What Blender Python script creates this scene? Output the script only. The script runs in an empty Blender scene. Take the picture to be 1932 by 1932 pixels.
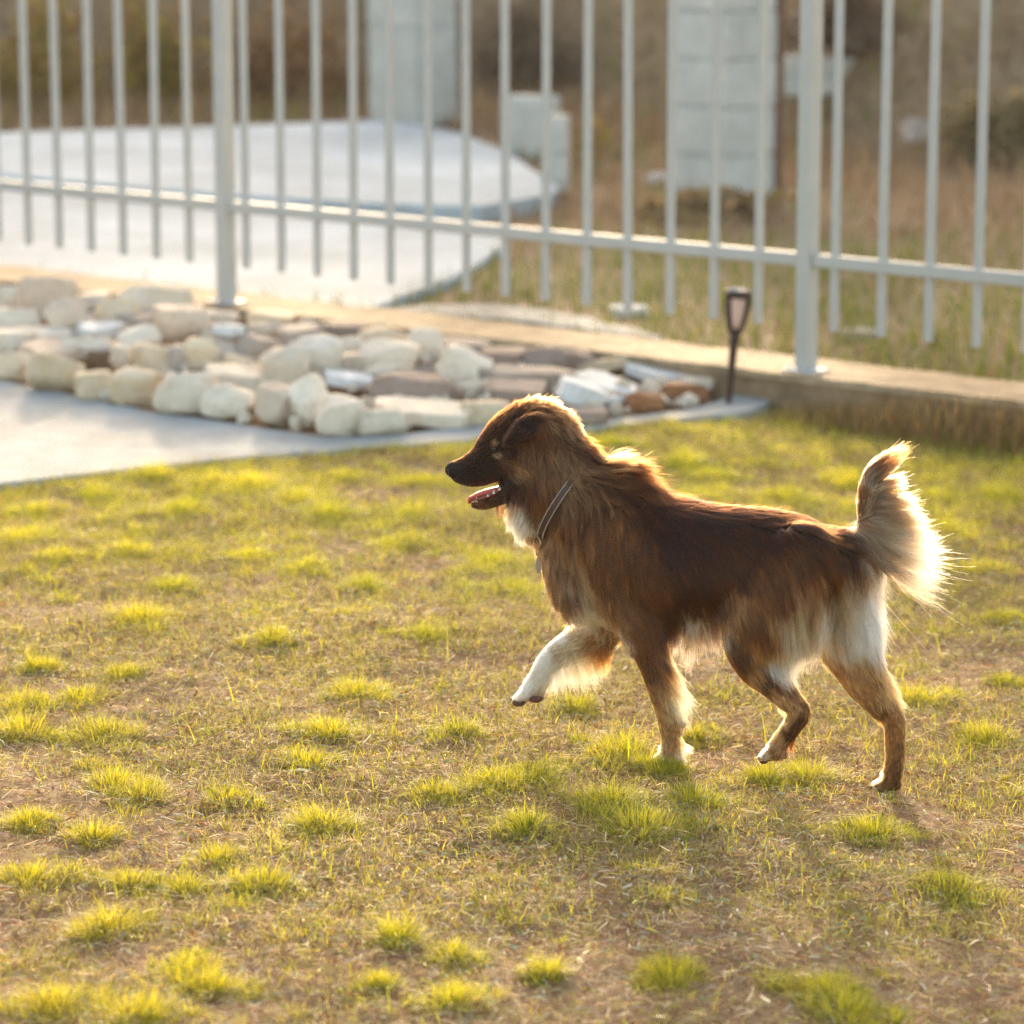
import bpy, bmesh, math, random
import numpy as np
from mathutils import Vector, Matrix, noise
from mathutils.bvhtree import BVHTree
from mathutils.kdtree import KDTree

random.seed(7)
rng = np.random.default_rng(7)
scene = bpy.context.scene
col = scene.collection
R = math.radians

# ------------------------------------------------------------------ camera
CAM = np.array([0.0, 0.0, 1.70])
PITCH = R(11.1)
FPX = 6300.0                       # focal length in pixels of a 1932 px wide picture
FWD = np.array([0, math.cos(PITCH), -math.sin(PITCH)])
UPV = np.array([0, math.sin(PITCH), math.cos(PITCH)])
cd = bpy.data.cameras.new('camera')
cam = bpy.data.objects.new('camera', cd); col.objects.link(cam)
cam.location = CAM; cam.rotation_euler = (math.pi/2 - PITCH, 0, 0)
cd.sensor_width = 36; cd.lens = 36*FPX/1932.0
cd.clip_start = 0.1; cd.clip_end = 600
cd.dof.use_dof = True; cd.dof.focus_distance = 6.25; cd.dof.aperture_fstop = 3.5
scene.camera = cam

# ------------------------------------------------------------------ world, sun, exposure
SUN_EL, SUN_AZ = R(10.5), R(-3.0)       # azimuth measured from +Y (straight behind the dog), negative = from the left
w = bpy.data.worlds.new('World'); scene.world = w; w.use_nodes = True
nt = w.node_tree; bg = nt.nodes['Background']
sky = nt.nodes.new('ShaderNodeTexSky'); sky.sky_type = 'NISHITA'; sky.sun_disc = False
sky.sun_elevation = SUN_EL; sky.sun_rotation = SUN_AZ
sky.air_density = .8; sky.dust_density = 3.0; sky.ozone_density = .5
tint = nt.nodes.new('ShaderNodeMix'); tint.data_type = 'RGBA'; tint.blend_type = 'MULTIPLY'; tint.inputs[0].default_value = 1
tint.inputs[7].default_value = (1.12, 1.0, .87, 1); nt.links.new(sky.outputs[0], tint.inputs[6]); nt.links.new(tint.outputs[2], bg.inputs[0]); bg.inputs[1].default_value = 0.15
sd = bpy.data.lights.new('sun', 'SUN'); sd.energy = 2.0; sd.angle = R(4.0); sd.color = (1.0, 0.80, 0.54)
so = bpy.data.objects.new('sun', sd); col.objects.link(so)
sdir = Vector((math.sin(SUN_AZ)*math.cos(SUN_EL), math.cos(SUN_AZ)*math.cos(SUN_EL), math.sin(SUN_EL)))
so.rotation_euler = sdir.to_track_quat('Z', 'Y').to_euler(); so.location = (-3, 12, 6)
vs = scene.view_settings
vs.view_transform = 'Standard'; vs.look = 'None'; vs.gamma = 1; vs.use_curve_mapping = False
vs.exposure = 2.45
scene.cycles.denoising_prefilter = 'NONE'; scene.cycles.max_bounces = 10; scene.cycles.transparent_max_bounces = 8

# ------------------------------------------------------------------ helpers
def ray(u, v):
    return FWD + np.array([1.0, 0, 0])*((u-966)/FPX) + UPV*(-(v-966)/FPX)
def G(u, v, z=0.0):
    d = ray(u, v); t = (z-CAM[2])/d[2]
    return CAM + d*t
def proj(P):
    P = np.asarray(P, float) - CAM
    zc = P@FWD
    return 966+FPX*P[..., 0]/zc, 966-FPX*(P@UPV)/zc, zc

def tag(o, label=None, cat=None, group=None, kind=None):
    if label: o['label'] = label
    if cat: o['category'] = cat
    if group: o['group'] = group
    if kind: o['kind'] = kind
    return o
def link(name, data, parent=None, loc=None):
    o = bpy.data.objects.new(name, data); col.objects.link(o)
    if loc is not None: o.location = loc
    if parent is not None: o.parent = parent
    return o
def empty(name, loc, rz=0.0):
    o = link(name, None, None, loc); o.rotation_euler = (0, 0, rz); o.empty_display_size = 0.05
    return o
def np_mesh(name, V, F, mat=None, colors=None, smooth=False, attr='col'):
    """V (n,3); F list of int arrays (m,3)/(m,4)."""
    me = bpy.data.meshes.new(name)
    V = np.ascontiguousarray(V, np.float32)
    F = [np.ascontiguousarray(f, np.int32) for f in F if len(f)]
    me.vertices.add(len(V)); me.vertices.foreach_set('co', V.ravel())
    idx = np.concatenate([f.ravel() for f in F])
    tot = np.concatenate([np.full(len(f), f.shape[1], np.int32) for f in F])
    st = np.concatenate([[0], np.cumsum(tot)[:-1]]).astype(np.int32)
    me.loops.add(len(idx)); me.loops.foreach_set('vertex_index', idx)
    me.polygons.add(len(tot)); me.polygons.foreach_set('loop_start', st)
    me.polygons.foreach_set('use_smooth', np.full(len(tot), smooth))
    me.update(calc_edges=True)
    if colors is not None:
        a = me.attributes.new(attr, 'FLOAT_COLOR', 'POINT')
        c = np.ones((len(V), 4), np.float32); c[:, :3] = colors
        a.data.foreach_set('color', c.ravel())
    if mat: me.materials.append(mat)
    return me
def bm_mesh(name, bm, mat=None, smooth=False):
    me = bpy.data.meshes.new(name); bm.normal_update(); bm.to_mesh(me); bm.free()
    if mat: me.materials.append(mat)
    if smooth:
        me.polygons.foreach_set('use_smooth', np.ones(len(me.polygons), bool))
    return me
def bm_box(bm, x0, x1, y0, y1, z0, z1, bevel=0.0):
    r = bmesh.ops.create_cube(bm, size=1)
    for v in r['verts']:
        v.co = Vector((x0+(v.co.x+.5)*(x1-x0), y0+(v.co.y+.5)*(y1-y0), z0+(v.co.z+.5)*(z1-z0)))
    if bevel:
        es = list({e for v in r['verts'] for e in v.link_edges})
        bmesh.ops.bevel(bm, geom=es, offset=bevel, segments=2, affect='EDGES', profile=.5)
def bm_lathe(bm, prof, n=20):
    rings = []
    for r, z in prof:
        rings.append([bm.verts.new((r*math.cos(2*math.pi*i/n), r*math.sin(2*math.pi*i/n), z)) for i in range(n)])
    for a, b in zip(rings, rings[1:]):
        for i in range(n): bm.faces.new((a[i], a[(i+1) % n], b[(i+1) % n], b[i]))
    bm.faces.new(rings[0][::-1]); bm.faces.new(rings[-1])
def vnoise(P, s, seed=0):
    """cheap vectorised value noise in [0,1]; P (n,k)."""
    P = np.asarray(P, float)*s + seed*17.31
    k = P.shape[1]; i = np.floor(P).astype(np.int64); f = P-i; f = f*f*(3-2*f)
    out = np.zeros(len(P))
    pr = np.array([374761393, 668265263, 2147483647-58, 1274126177][:k], np.int64)
    for c in range(2**k):
        o = np.array([(c >> b) & 1 for b in range(k)])
        h = ((i+o)*pr).sum(1) + seed*9781
        h = (h ^ (h >> 13))*1274126177 & 0x7fffffff
        h = (h ^ (h >> 16)) & 0xffff
        wgt = np.prod(np.where(o, f, 1-f), axis=1)
        out += wgt*(h/65535.0)
    return out
def fbm(P, s, seed=0, oct=4):
    a, t, o = 1.0, 0.0, 0.0
    for k in range(oct):
        o = o + a*vnoise(P, s*2**k, seed+k); t += a; a *= .5
    return o/t
def sstep(a, b, x):
    t = np.clip((x-a)/(b-a), 0, 1); return t*t*(3-2*t)

# ------------------------------------------------------------------ materials
class NT:
    def __init__(s, name):
        s.m = bpy.data.materials.new(name); s.m.use_nodes = True
        s.t = s.m.node_tree; s.n = s.t.nodes; s.l = s.t.links
        s.b = s.n['Principled BSDF']; s.out = s.n['Material Output']
    def new(s, t, **k):
        x = s.n.new(t)
        for a, b in k.items(): setattr(x, a, b)
        return x
    def noise(s, scale, detail=5, rough=.6, coord=None):
        x = s.new('ShaderNodeTexNoise'); x.inputs['Scale'].default_value = scale
        x.inputs['Detail'].default_value = detail; x.inputs['Roughness'].default_value = rough
        if coord is not None: s.l.new(coord, x.inputs['Vector'])
        return x.outputs['Fac']
    def obj(s):
        return s.new('ShaderNodeTexCoord').outputs['Object']
    def ramp(s, fac, stops):
        r = s.new('ShaderNodeValToRGB'); e = r.color_ramp.elements
        while len(e) < len(stops): e.new(.5)
        for q, (p, c) in zip(e, stops): q.position = p; q.color = (*c, 1)
        s.l.new(fac, r.inputs[0]); return r.outputs[0]
    def mix(s, fac, a, b, mode='MIX'):
        x = s.new('ShaderNodeMix', data_type='RGBA', blend_type=mode)
        for i, q in ((0, fac), (6, a), (7, b)):
            if hasattr(q, 'node'): s.l.new(q, x.inputs[i])
            else: x.inputs[i].default_value = q if i == 0 else (*q, 1)
        return x.outputs[2]
    def bump(s, h, strength=.3, dist=.01):
        x = s.new('ShaderNodeBump'); x.inputs['Strength'].default_value = strength; x.inputs['Distance'].default_value = dist
        s.l.new(h, x.inputs['Height']); s.l.new(x.outputs[0], s.b.inputs['Normal'])
    def base(s, c, rough=.7, spec=.3, metal=0):
        if hasattr(c, 'node'): s.l.new(c, s.b.inputs['Base Color'])
        else: s.b.inputs['Base Color'].default_value = (*c, 1)
        s.b.inputs['Roughness'].default_value = rough; s.b.inputs['Specular IOR Level'].default_value = spec
        s.b.inputs['Metallic'].default_value = metal
        return s

def mat_simple(name, c, rough=.6, spec=.3, metal=0, var=.15, scale=40):
    k = NT(name); n = k.noise(scale, 4, .6, k.obj())
    k.base(k.mix(n, tuple(x*(1-var) for x in c), tuple(min(1, x*(1+var)) for x in c)), rough, spec, metal)
    return k.m
def mat_concrete(name, c, stain=.2, scale=3.0):
    k = NT(name); o = k.obj()
    big = k.noise(scale, 7, .7, o); mid = k.noise(scale*5.3, 5, .7, o); fine = k.noise(220, 3, .7, o)
    cc = k.mix(k.ramp(big, [(.34, (0, 0, 0)), (.66, (1, 1, 1))]), tuple(x*(1-stain*1.3) for x in c), tuple(min(.9, x*(1+stain*.5)) for x in c))
    cc = k.mix(k.ramp(mid, [(.5, (0, 0, 0)), (.72, (.55, .55, .55))]), cc, (c[0]*.80, c[1]*.72, c[2]*.62))
    sp = k.ramp(fine, [(0.35, (.72, .70, .68)), (.6, (1, 1, 1))])
    k.base(k.mix(1.0, cc, sp, 'MULTIPLY'), .85, .25); k.bump(k.mix(.4, fine, mid), .5, .006)
    return k.m
def mat_stone(name, c, c2, vein=.5):
    k = NT(name); o = k.obj()
    oi = k.new('ShaderNodeObjectInfo').outputs['Random']
    va = k.new('ShaderNodeVectorMath', operation='ADD'); k.l.new(o, va.inputs[0]); k.l.new(oi, va.inputs[1])
    big = k.noise(9, 6, .65, va.outputs[0]); fine = k.noise(70, 5, .7, va.outputs[0])
    cc = k.mix(k.ramp(big, [(.35, (0, 0, 0)), (.68, (1, 1, 1))]), c, c2)
    sp = k.ramp(fine, [(0.3, (.66, .62, .58)), (.55, (1, 1, 1))])
    hv = k.new('ShaderNodeHueSaturation'); k.l.new(k.mix(vein, cc, sp, 'MULTIPLY'), hv.inputs['Color'])
    mr = k.new('ShaderNodeMapRange'); k.l.new(oi, mr.inputs[0]); mr.inputs[3].default_value = .85; mr.inputs[4].default_value = 1.12
    k.l.new(mr.outputs[0], hv.inputs['Value'])
    st = k.noise(4.5, 6, .75, va.outputs[0])
    dirt = k.mix(k.ramp(st, [(.50, (0, 0, 0)), (.70, (.75, .75, .75))]), hv.outputs[0], (c[0]*.55, c[1]*.42, c[2]*.30))
    vor = k.new('ShaderNodeTexVoronoi'); vor.inputs['Scale'].default_value = 26; k.l.new(va.outputs[0], vor.inputs['Vector'])
    k.base(dirt, .88, .2); k.bump(k.mix(.45, fine, vor.outputs['Distance']), .9, .012)
    return k.m
def mat_leaf(name, trans=.5, rough=.45, spec=.4, tint=(1.0, 1.0, 1.0)):
    """vertex-coloured thin leaf: reflects and lets light through."""
    k = NT(name); a = k.new('ShaderNodeAttribute', attribute_name='col').outputs['Color']
    k.base(a, rough, spec)
    tr = k.new('ShaderNodeBsdfTranslucent'); k.l.new(k.mix(1.0, a, tint, 'MULTIPLY'), tr.inputs[0])
    mx = k.new('ShaderNodeMixShader'); mx.inputs[0].default_value = trans
    k.l.new(k.b.outputs[0], mx.inputs[1]); k.l.new(tr.outputs[0], mx.inputs[2]); k.l.new(mx.outputs[0], k.out.inputs[0])
    return k.m

M = {}
M['metal'] = mat_simple('fence_paint', (.43, .425, .395), .68, .15, 0, .10, 14)
M['zinc'] = mat_simple('zinc_plate', (.5, .5, .5), .6, .3, .2, .1, 30)
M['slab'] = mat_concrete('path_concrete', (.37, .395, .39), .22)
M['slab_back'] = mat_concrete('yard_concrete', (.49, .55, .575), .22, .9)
M['gravelp'] = mat_concrete('gravel_patch', (.34, .35, .33), .45, 5)
M['pillar'] = mat_concrete('pillar_block', (.58, .575, .525), .15, 5)
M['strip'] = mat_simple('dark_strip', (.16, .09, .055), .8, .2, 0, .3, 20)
M['joint'] = mat_concrete('pillar_joint', (.47, .49, .45), .15, 5)
M['wallc'] = mat_concrete('wall_mortar', (.36, .25, .15), .4, 6)
M['coping'] = mat_concrete('coping_mortar', (.42, .32, .20), .4, 8)
M['cream'] = mat_stone('stone_cream', (.68, .57, .42), (.80, .72, .60))
M['white'] = mat_stone('stone_white', (.70, .60, .46), (.82, .76, .66))
M['tan'] = mat_stone('stone_tan', (.62, .48, .30), (.76, .65, .49))
M['pink'] = mat_stone('stone_pinkish', (.57, .44, .32), (.70, .60, .48))
M['grey'] = mat_stone('stone_grey', (.40, .33, .27), (.55, .48, .41))
M['slate'] = mat_stone('stone_slate', (.27, .20, .16), (.42, .34, .28))
M['rust'] = mat_stone('stone_rust', (.24, .095, .035), (.38, .20, .10))
M['bluewhite'] = mat_stone('stone_pale', (.62, .62, .60), (.76, .76, .74))

# ------------------------------------------------------------------ ground shapes
PATH_Z = 0.010
def lawn_z(X, Y):
    X = np.asarray(X, float); Y = np.asarray(Y, float)
    P = np.stack([X, Y], -1).reshape(-1, 2)
    n = (fbm(P, 2.2, 3, 3)-.5)*.035 + (fbm(P, 16, 5, 3)-.5)*.012
    return (-.008 - .045*sstep(.15, 1.1, X)*(1-.45*sstep(7.6, 9.6, Y))).reshape(-1) + n
def GL(u, v):
    z = -.02
    for _ in range(4):
        p = G(u, v, z); z = float(lawn_z(p[0], p[1])[0])
    return G(u, v, z)

# edge between the lawn and the path, then the wall, in world x -> y
EDGE_PX = [(-900, 1040), (-400, 965), (0, 912), (300, 878), (520, 856), (880, 830), (1100, 810), (1300, 787), (1400, 776), (1450, 765)]
EDGE = np.array([G(u, v, PATH_Z)[:2] for u, v in EDGE_PX])
WALL_Z = .10
PL = G(428, 571, WALL_Z); PR = G(1520, 700, WALL_Z)
FD = (PR-PL); FLEN = float(np.linalg.norm(FD)); FD = FD/FLEN
FN = np.array([FD[1], -FD[0], 0.0])                 # towards the camera
if FN[1] > 0: FN = -FN
WF = PL + FN*.085                                   # front edge line of the wall
def wall_y(X):
    return WF[1] + (X-WF[0])*FD[1]/FD[0]
def edge_y(X):
    X = np.asarray(X, float)
    e = np.interp(X, EDGE[:, 0], EDGE[:, 1])
    return np.where(X > EDGE[-1, 0], wall_y(X), e)

# terrain: one big sheet, the yard behind the wall and a bank that rises behind it
def back_z(X, Y):
    X = np.asarray(X, float).ravel(); Y = np.asarray(Y, float).ravel()
    yb = np.where(X < .5, 22.6, 22.6 - np.clip(X-.5, 0, 2)*2.3)
    t = np.clip(Y-yb, 0, 9)
    P = np.stack([X, Y], 1)
    bank = .42*t*sstep(0, 1.5, t) + (fbm(P, .8, 11, 4)-.5)*.35*sstep(0, 3, t)  # bank steepened so that its unseen crest shades the yard
    behind = sstep(0, .2, Y-(wall_y(X)+.2))
    return -.35 + behind*.36 + bank + (fbm(P, 1.5, 21, 4)-.5)*.035*behind
def grid_mesh(name, xs, ys, zf, mat):
    X, Y = np.meshgrid(xs, ys); Z = zf(X.ravel(), Y.ravel())
    V = np.stack([X.ravel(), Y.ravel(), Z], 1); nx, ny = len(xs), len(ys)
    i = np.arange((nx-1)*(ny-1)); r, c = i//(nx-1), i % (nx-1); a = r*nx+c
    return np_mesh(name, V, [np.stack([a, a+1, a+nx+1, a+nx], 1)], mat, smooth=True)

def mat_soil(name, dark, mid, pale, sc=1.0):
    k = NT(name); o = k.obj()
    big = k.noise(2.0*sc, 5, .6, o); m2 = k.noise(38*sc, 6, .7, o); fine = k.noise(260*sc, 4, .75, o)
    c1 = k.mix(k.ramp(big, [(.38, (0, 0, 0)), (.62, (1, 1, 1))]), dark, mid)
    c2 = k.mix(k.ramp(m2, [(.48, (0, 0, 0)), (.66, (1, 1, 1))]), c1, pale)
    sp = k.ramp(fine, [(.3, (.5, .47, .44)), (.6, (1, 1, 1))])
    k.base(k.mix(1.0, c2, sp, 'MULTIPLY'), .9, .2); k.bump(k.mix(.5, m2, fine), .8, .01)
    return k.m
M['soil'] = mat_soil('lawn_soil', (.25, .12, .055), (.36, .22, .115), (.48, .36, .21))
M['bank'] = mat_soil('bank_soil', (.20, .125, .07), (.29, .20, .115), (.36, .28, .16), .35)

xs = np.unique(np.concatenate([np.linspace(-250, -14, 30), np.linspace(-14, 14, 180), np.linspace(14, 250, 30)]))
ys = np.unique(np.concatenate([np.linspace(-250, 2, 30), np.linspace(2, 40, 240), np.linspace(40, 400, 50)]))
ter = link('terrain', grid_mesh('terrain', xs, ys, back_z, M['bank'])); tag(ter, kind='structure')

# the lawn, cut along its edge with the path and the wall
nx, ny = 420, 560
XS = np.linspace(-3.4, 3.4, nx); T = np.linspace(0, 1, ny)
X2 = np.repeat(XS[None, :], ny, 0); Y2 = 1.5 + (edge_y(XS)[None, :]-1.5)*T[:, None]
Z2 = lawn_z(X2, Y2).reshape(ny, nx)
i = np.arange((nx-1)*(ny-1)); r, c = i//(nx-1), i % (nx-1); a = r*nx+c
lawn = link('lawn_ground', np_mesh('lawn_ground', np.stack([X2.ravel(), Y2.ravel(), Z2.ravel()], 1), [np.stack([a, a+1, a+nx+1, a+nx], 1)], M['soil'], smooth=True))
tag(lawn, kind='structure')

# flat sheets with a thickness
def slab(name, px, z, th, mat, kind='structure', label=None, cat=None, sub=0):
    pts = [G(u, v, z) for u, v in px]
    if sub:                                                 # a slightly crumbled edge
        out = []; zz = random.Random(len(px))
        for a, b in zip(pts, pts[1:]+pts[:1]):
            k = max(1, int(np.linalg.norm(b-a)/.07)); k = 1 if k > 60 else k
            for q in range(k):
                p = a+(b-a)*q/k; j = noise.noise(Vector((p[0]*5, p[1]*5, 3)))*.012+zz.uniform(-sub, sub); out.append(p+np.array([j, j*.7, 0]))
        pts = out
    bm = bmesh.new()
    top = [bm.verts.new((p[0], p[1], z)) for p in pts]
    f = bm.faces.new(top)
    if f.normal.z == 0: bm.normal_update()
    if f.normal.z < 0: f.normal_flip()
    ex = bmesh.ops.extrude_face_region(bm, geom=[f])
    for v in ex['geom']:
        if isinstance(v, bmesh.types.BMVert): v.co.z += 0
    for v in top: v.co.z -= th
    bmesh.ops.recalc_face_normals(bm, faces=bm.faces)
    es = [e for e in bm.edges if all(abs(v.co.z-z) < 1e-6 for v in e.verts)]
    bmesh.ops.bevel(bm, geom=es, offset=.008, segments=2, affect='EDGES', profile=.5)
    o = link(name, bm_mesh(name, bm, mat)); tag(o, label, cat, None, kind)
    return o
bed_front = [(-900, 640), (-300, 680), (0, 716), (130, 742), (300, 778), (480, 804), (620, 824), (760, 818), (900, 800), (1100, 796), (1300, 770), (1345, 757)]
end_round = [(1372, 746), (1410, 741), (1440, 745), (1452, 755), (1440, 765)]
slab('garden_path', [(u, v) for u, v in EDGE_PX[:-1]] + end_round[::-1] + bed_front[::-1], PATH_Z, .07, M['slab'], sub=.004)
slab('rockery_bed', [(u, v+3) for u, v in bed_front] + [(1345, 700), (1100, 668), (428, 590), (-900, 440)], PATH_Z-.012, .06, M['soil'])
BZ = .045
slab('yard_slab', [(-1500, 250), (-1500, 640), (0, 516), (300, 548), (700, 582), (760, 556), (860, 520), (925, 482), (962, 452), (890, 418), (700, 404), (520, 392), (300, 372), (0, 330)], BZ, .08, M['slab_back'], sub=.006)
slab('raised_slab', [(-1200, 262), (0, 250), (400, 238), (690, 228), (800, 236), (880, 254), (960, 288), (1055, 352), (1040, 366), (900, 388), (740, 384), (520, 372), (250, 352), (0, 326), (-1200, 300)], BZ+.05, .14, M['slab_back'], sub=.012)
slab('gravel_patch', [(722, 584), (800, 574), (960, 572), (1080, 590), (1210, 622), (1250, 640), (1000, 606)], BZ+.03, .10, M['gravelp'], sub=.02)

# ------------------------------------------------------------------ low wall under the fence
def along(t, off, z):                                # t metres along the fence from the first post, off towards the camera
    p = PL + FD*t + FN*off; return (p[0], p[1], z)
def strip(name, t0, t1, o0, o1, z0, z1, mat, rough, parent, seed):
    n = int((t1-t0)/.03); prof = [(o0, z0), (o0, z1), ((o0+o1)/2, z1), (o1, z1), (o1, z0)]
    V = []; m = len(prof)
    for k in range(n+1):
        t = t0+(t1-t0)*k/n
        for q, (o, z) in enumerate(prof):
            h = noise.noise(Vector((t*6, o*9, z*9+seed)))*rough + noise.noise(Vector((t*30, o*30+seed, z*30)))*rough*.4
            V.append(along(t+0, o+h*(1 if q in (0, 1, 3, 4) else 0), z+(h if q in (1, 2, 3) else 0)))
    F = [(k*m+q, k*m+q+1, (k+1)*m+q+1, (k+1)*m+q) for k in range(n) for q in range(m-1)]
    bm = bmesh.new(); vs_ = [bm.verts.new(v) for v in V]
    for f in F: bm.faces.new([vs_[x] for x in f])
    bm.faces.new([vs_[x] for x in range(m)]); bm.faces.new([vs_[n*m+x] for x in range(m)][::-1])
    bm.faces.new([vs_[x] for k in range(n+1) for x in ([k*m])] + [vs_[k*m+m-1] for k in range(n, -1, -1)])
    bmesh.ops.recalc_face_normals(bm, faces=bm.faces)
    return link(name, bm_mesh(name, bm, mat, False), parent)
wall = empty('garden_wall', (0, 0, 0))
tag(wall, 'low rough mortar wall carrying the pale grey railing, with weeds along its foot', 'wall')
strip('wall_body', -6, 9, .075, -.24, -.3, WALL_Z-.026, M['wallc'], .010, wall, 3)
strip('coping', -6, 9, .088, -.25, WALL_Z-.024, WALL_Z, M['coping'], .006, wall, 9)

# ------------------------------------------------------------------ fence
fence = empty('metal_fence', tuple(PL)); fence.rotation_euler = (0, 0, math.atan2(FD[1], FD[0]))
tag(fence, 'pale grey painted metal railing of thin upright bars on the low wall', 'fence')
FH = 1.45
def box_mesh(name, x0, x1, y0, y1, z0, z1, mat, bev):
    bm = bmesh.new(); bm_box(bm, x0, x1, y0, y1, z0, z1, bev); return bm_mesh(name, bm, mat)
post_me = box_mesh('post', -.027, .027, -.027, .027, .008, FH+.05, M['metal'], .004)
bar_me = box_mesh('bar', -.0116, .0116, -.0116, .0116, .135, FH+.02, M['metal'], .003)
def plate_mesh():
    bm = bmesh.new(); bm_box(bm, -.06, .06, -.05, .05, 0, .008, .002); return bm_mesh('base_plate', bm, M['zinc'])
def bolt_mesh():
    bm = bmesh.new(); bm_lathe(bm, [(.009, .008), (.009, .015), (.005, .016), (.005, .022)], 8); return bm_mesh('bolt', bm, M['zinc'])
plate_me, bolt_me = plate_mesh(), bolt_mesh()
for k in (-1, 0, 1, 2):
    t = FLEN*k
    p = link('post', post_me, fence, (t, 0, 0))
    pl = link('base_plate', plate_me, p, (0, 0, 0))
    for sx in (-.046, .046):
        link('bolt', bolt_me, p, (sx, -.02, 0))
rail_len = FLEN-.058
rail_me = box_mesh('rail', .031, FLEN-.031, -.02, .02, .335, .375, M['metal'], .004)
top_me = box_mesh('top_rail', .031, FLEN-.031, -.02, .02, FH-.06, FH-.02, M['metal'], .004)
for k in (-1, 0, 1):
    link('rail', rail_me, fence, (FLEN*k, 0, 0)); link('top_rail', top_me, fence, (FLEN*k, 0, 0))
    for b in range(14):
        bo = link('bar', bar_me, fence, (FLEN*(k+(.6+b)/14.68)+random.uniform(-.0015, .0015), 0, 0)); bo.rotation_euler = (random.gauss(0, .002), random.gauss(0, .0022), random.gauss(0, .03))

# ------------------------------------------------------------------ rockery stones
def stone_mesh(name, hx, hy, hz, kind, mat, seed):
    bm = bmesh.new(); rs = random.Random(seed)
    if kind == 'slab':                                      # an irregular flat piece: broken outline, square edges
        n = rs.choice((6, 7, 8)); out = []
        for k in range(n):
            a = 2*math.pi*(k+rs.uniform(-.25, .25))/n; r = rs.uniform(.9, 1.12)
            x = math.copysign(abs(math.cos(a))**.55, math.cos(a)); y = math.copysign(abs(math.sin(a))**.55, math.sin(a))
            out.append((x*hx*r, y*hy*r))
        lo = [bm.verts.new((x*rs.uniform(.93, 1.03), y*rs.uniform(.93, 1.03), -hz*rs.uniform(.85, 1.1))) for x, y in out]
        hi = [bm.verts.new((x*rs.uniform(.94, 1.02), y*rs.uniform(.94, 1.02), hz*rs.uniform(.8, 1.15))) for x, y in out]
        bm.faces.new(hi); bm.faces.new(lo[::-1])
        for k in range(n): bm.faces.new((lo[k], lo[(k+1) % n], hi[(k+1) % n], hi[k]))
        bmesh.ops.triangulate(bm, faces=[f for f in bm.faces if len(f.verts) > 4])
        bmesh.ops.bevel(bm, geom=list(bm.edges), offset=min(.006, hz*.3), segments=2, affect='EDGES', profile=.6)
        bmesh.ops.recalc_face_normals(bm, faces=bm.faces)
        return bm_mesh(name, bm, mat, False)
    bmesh.ops.create_icosphere(bm, subdivisions=4, radius=1)
    e = {'round': .62, 'block': .36, 'wedge': .5}[kind]
    cuts = [(Vector((rs.uniform(-.35, .35), rs.uniform(-.35, .2), 1)).normalized(), rs.uniform(.70, .86)),
            (Vector((rs.uniform(-.4, .4), -1, rs.uniform(-.1, .35))).normalized(), rs.uniform(.72, .9))]
    cuts += [(Vector((rs.uniform(-1, 1), rs.uniform(-1, 1), rs.uniform(-.5, 1))).normalized(), rs.uniform(.74, 1.0)) for _ in range({'round': 6, 'block': 7, 'wedge': 9}[kind])]
    for v in bm.verts:
        p = v.co.copy()
        q = Vector([math.copysign(abs(x)**e, x) for x in p]); q *= 1/max(1.0, q.length/1.3)
        for nrm, d in cuts:
            s = q.dot(nrm)-d
            if s > 0: q -= nrm*s*.92
        q *= 1+noise.noise(q*1.3+Vector((seed, 0, 0)))*.13 + noise.noise(q*4+Vector((0, seed, 0)))*.05 + noise.noise(q*9+Vector((0, seed, 5)))*.018
        if kind == 'wedge': q.x *= 1-.35*max(0, q.z); q.y *= 1-.3*max(0, q.z)
        q *= 1+noise.noise(q*16+Vector((seed, 3, 5)))*.012 + (abs(noise.noise(q*5.5+Vector((seed, 9, 5))))-.2)*.05
        v.co = Vector((q.x*hx, q.y*hy, q.z*hz))*1.02
    return bm_mesh(name, bm, mat, True)
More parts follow.
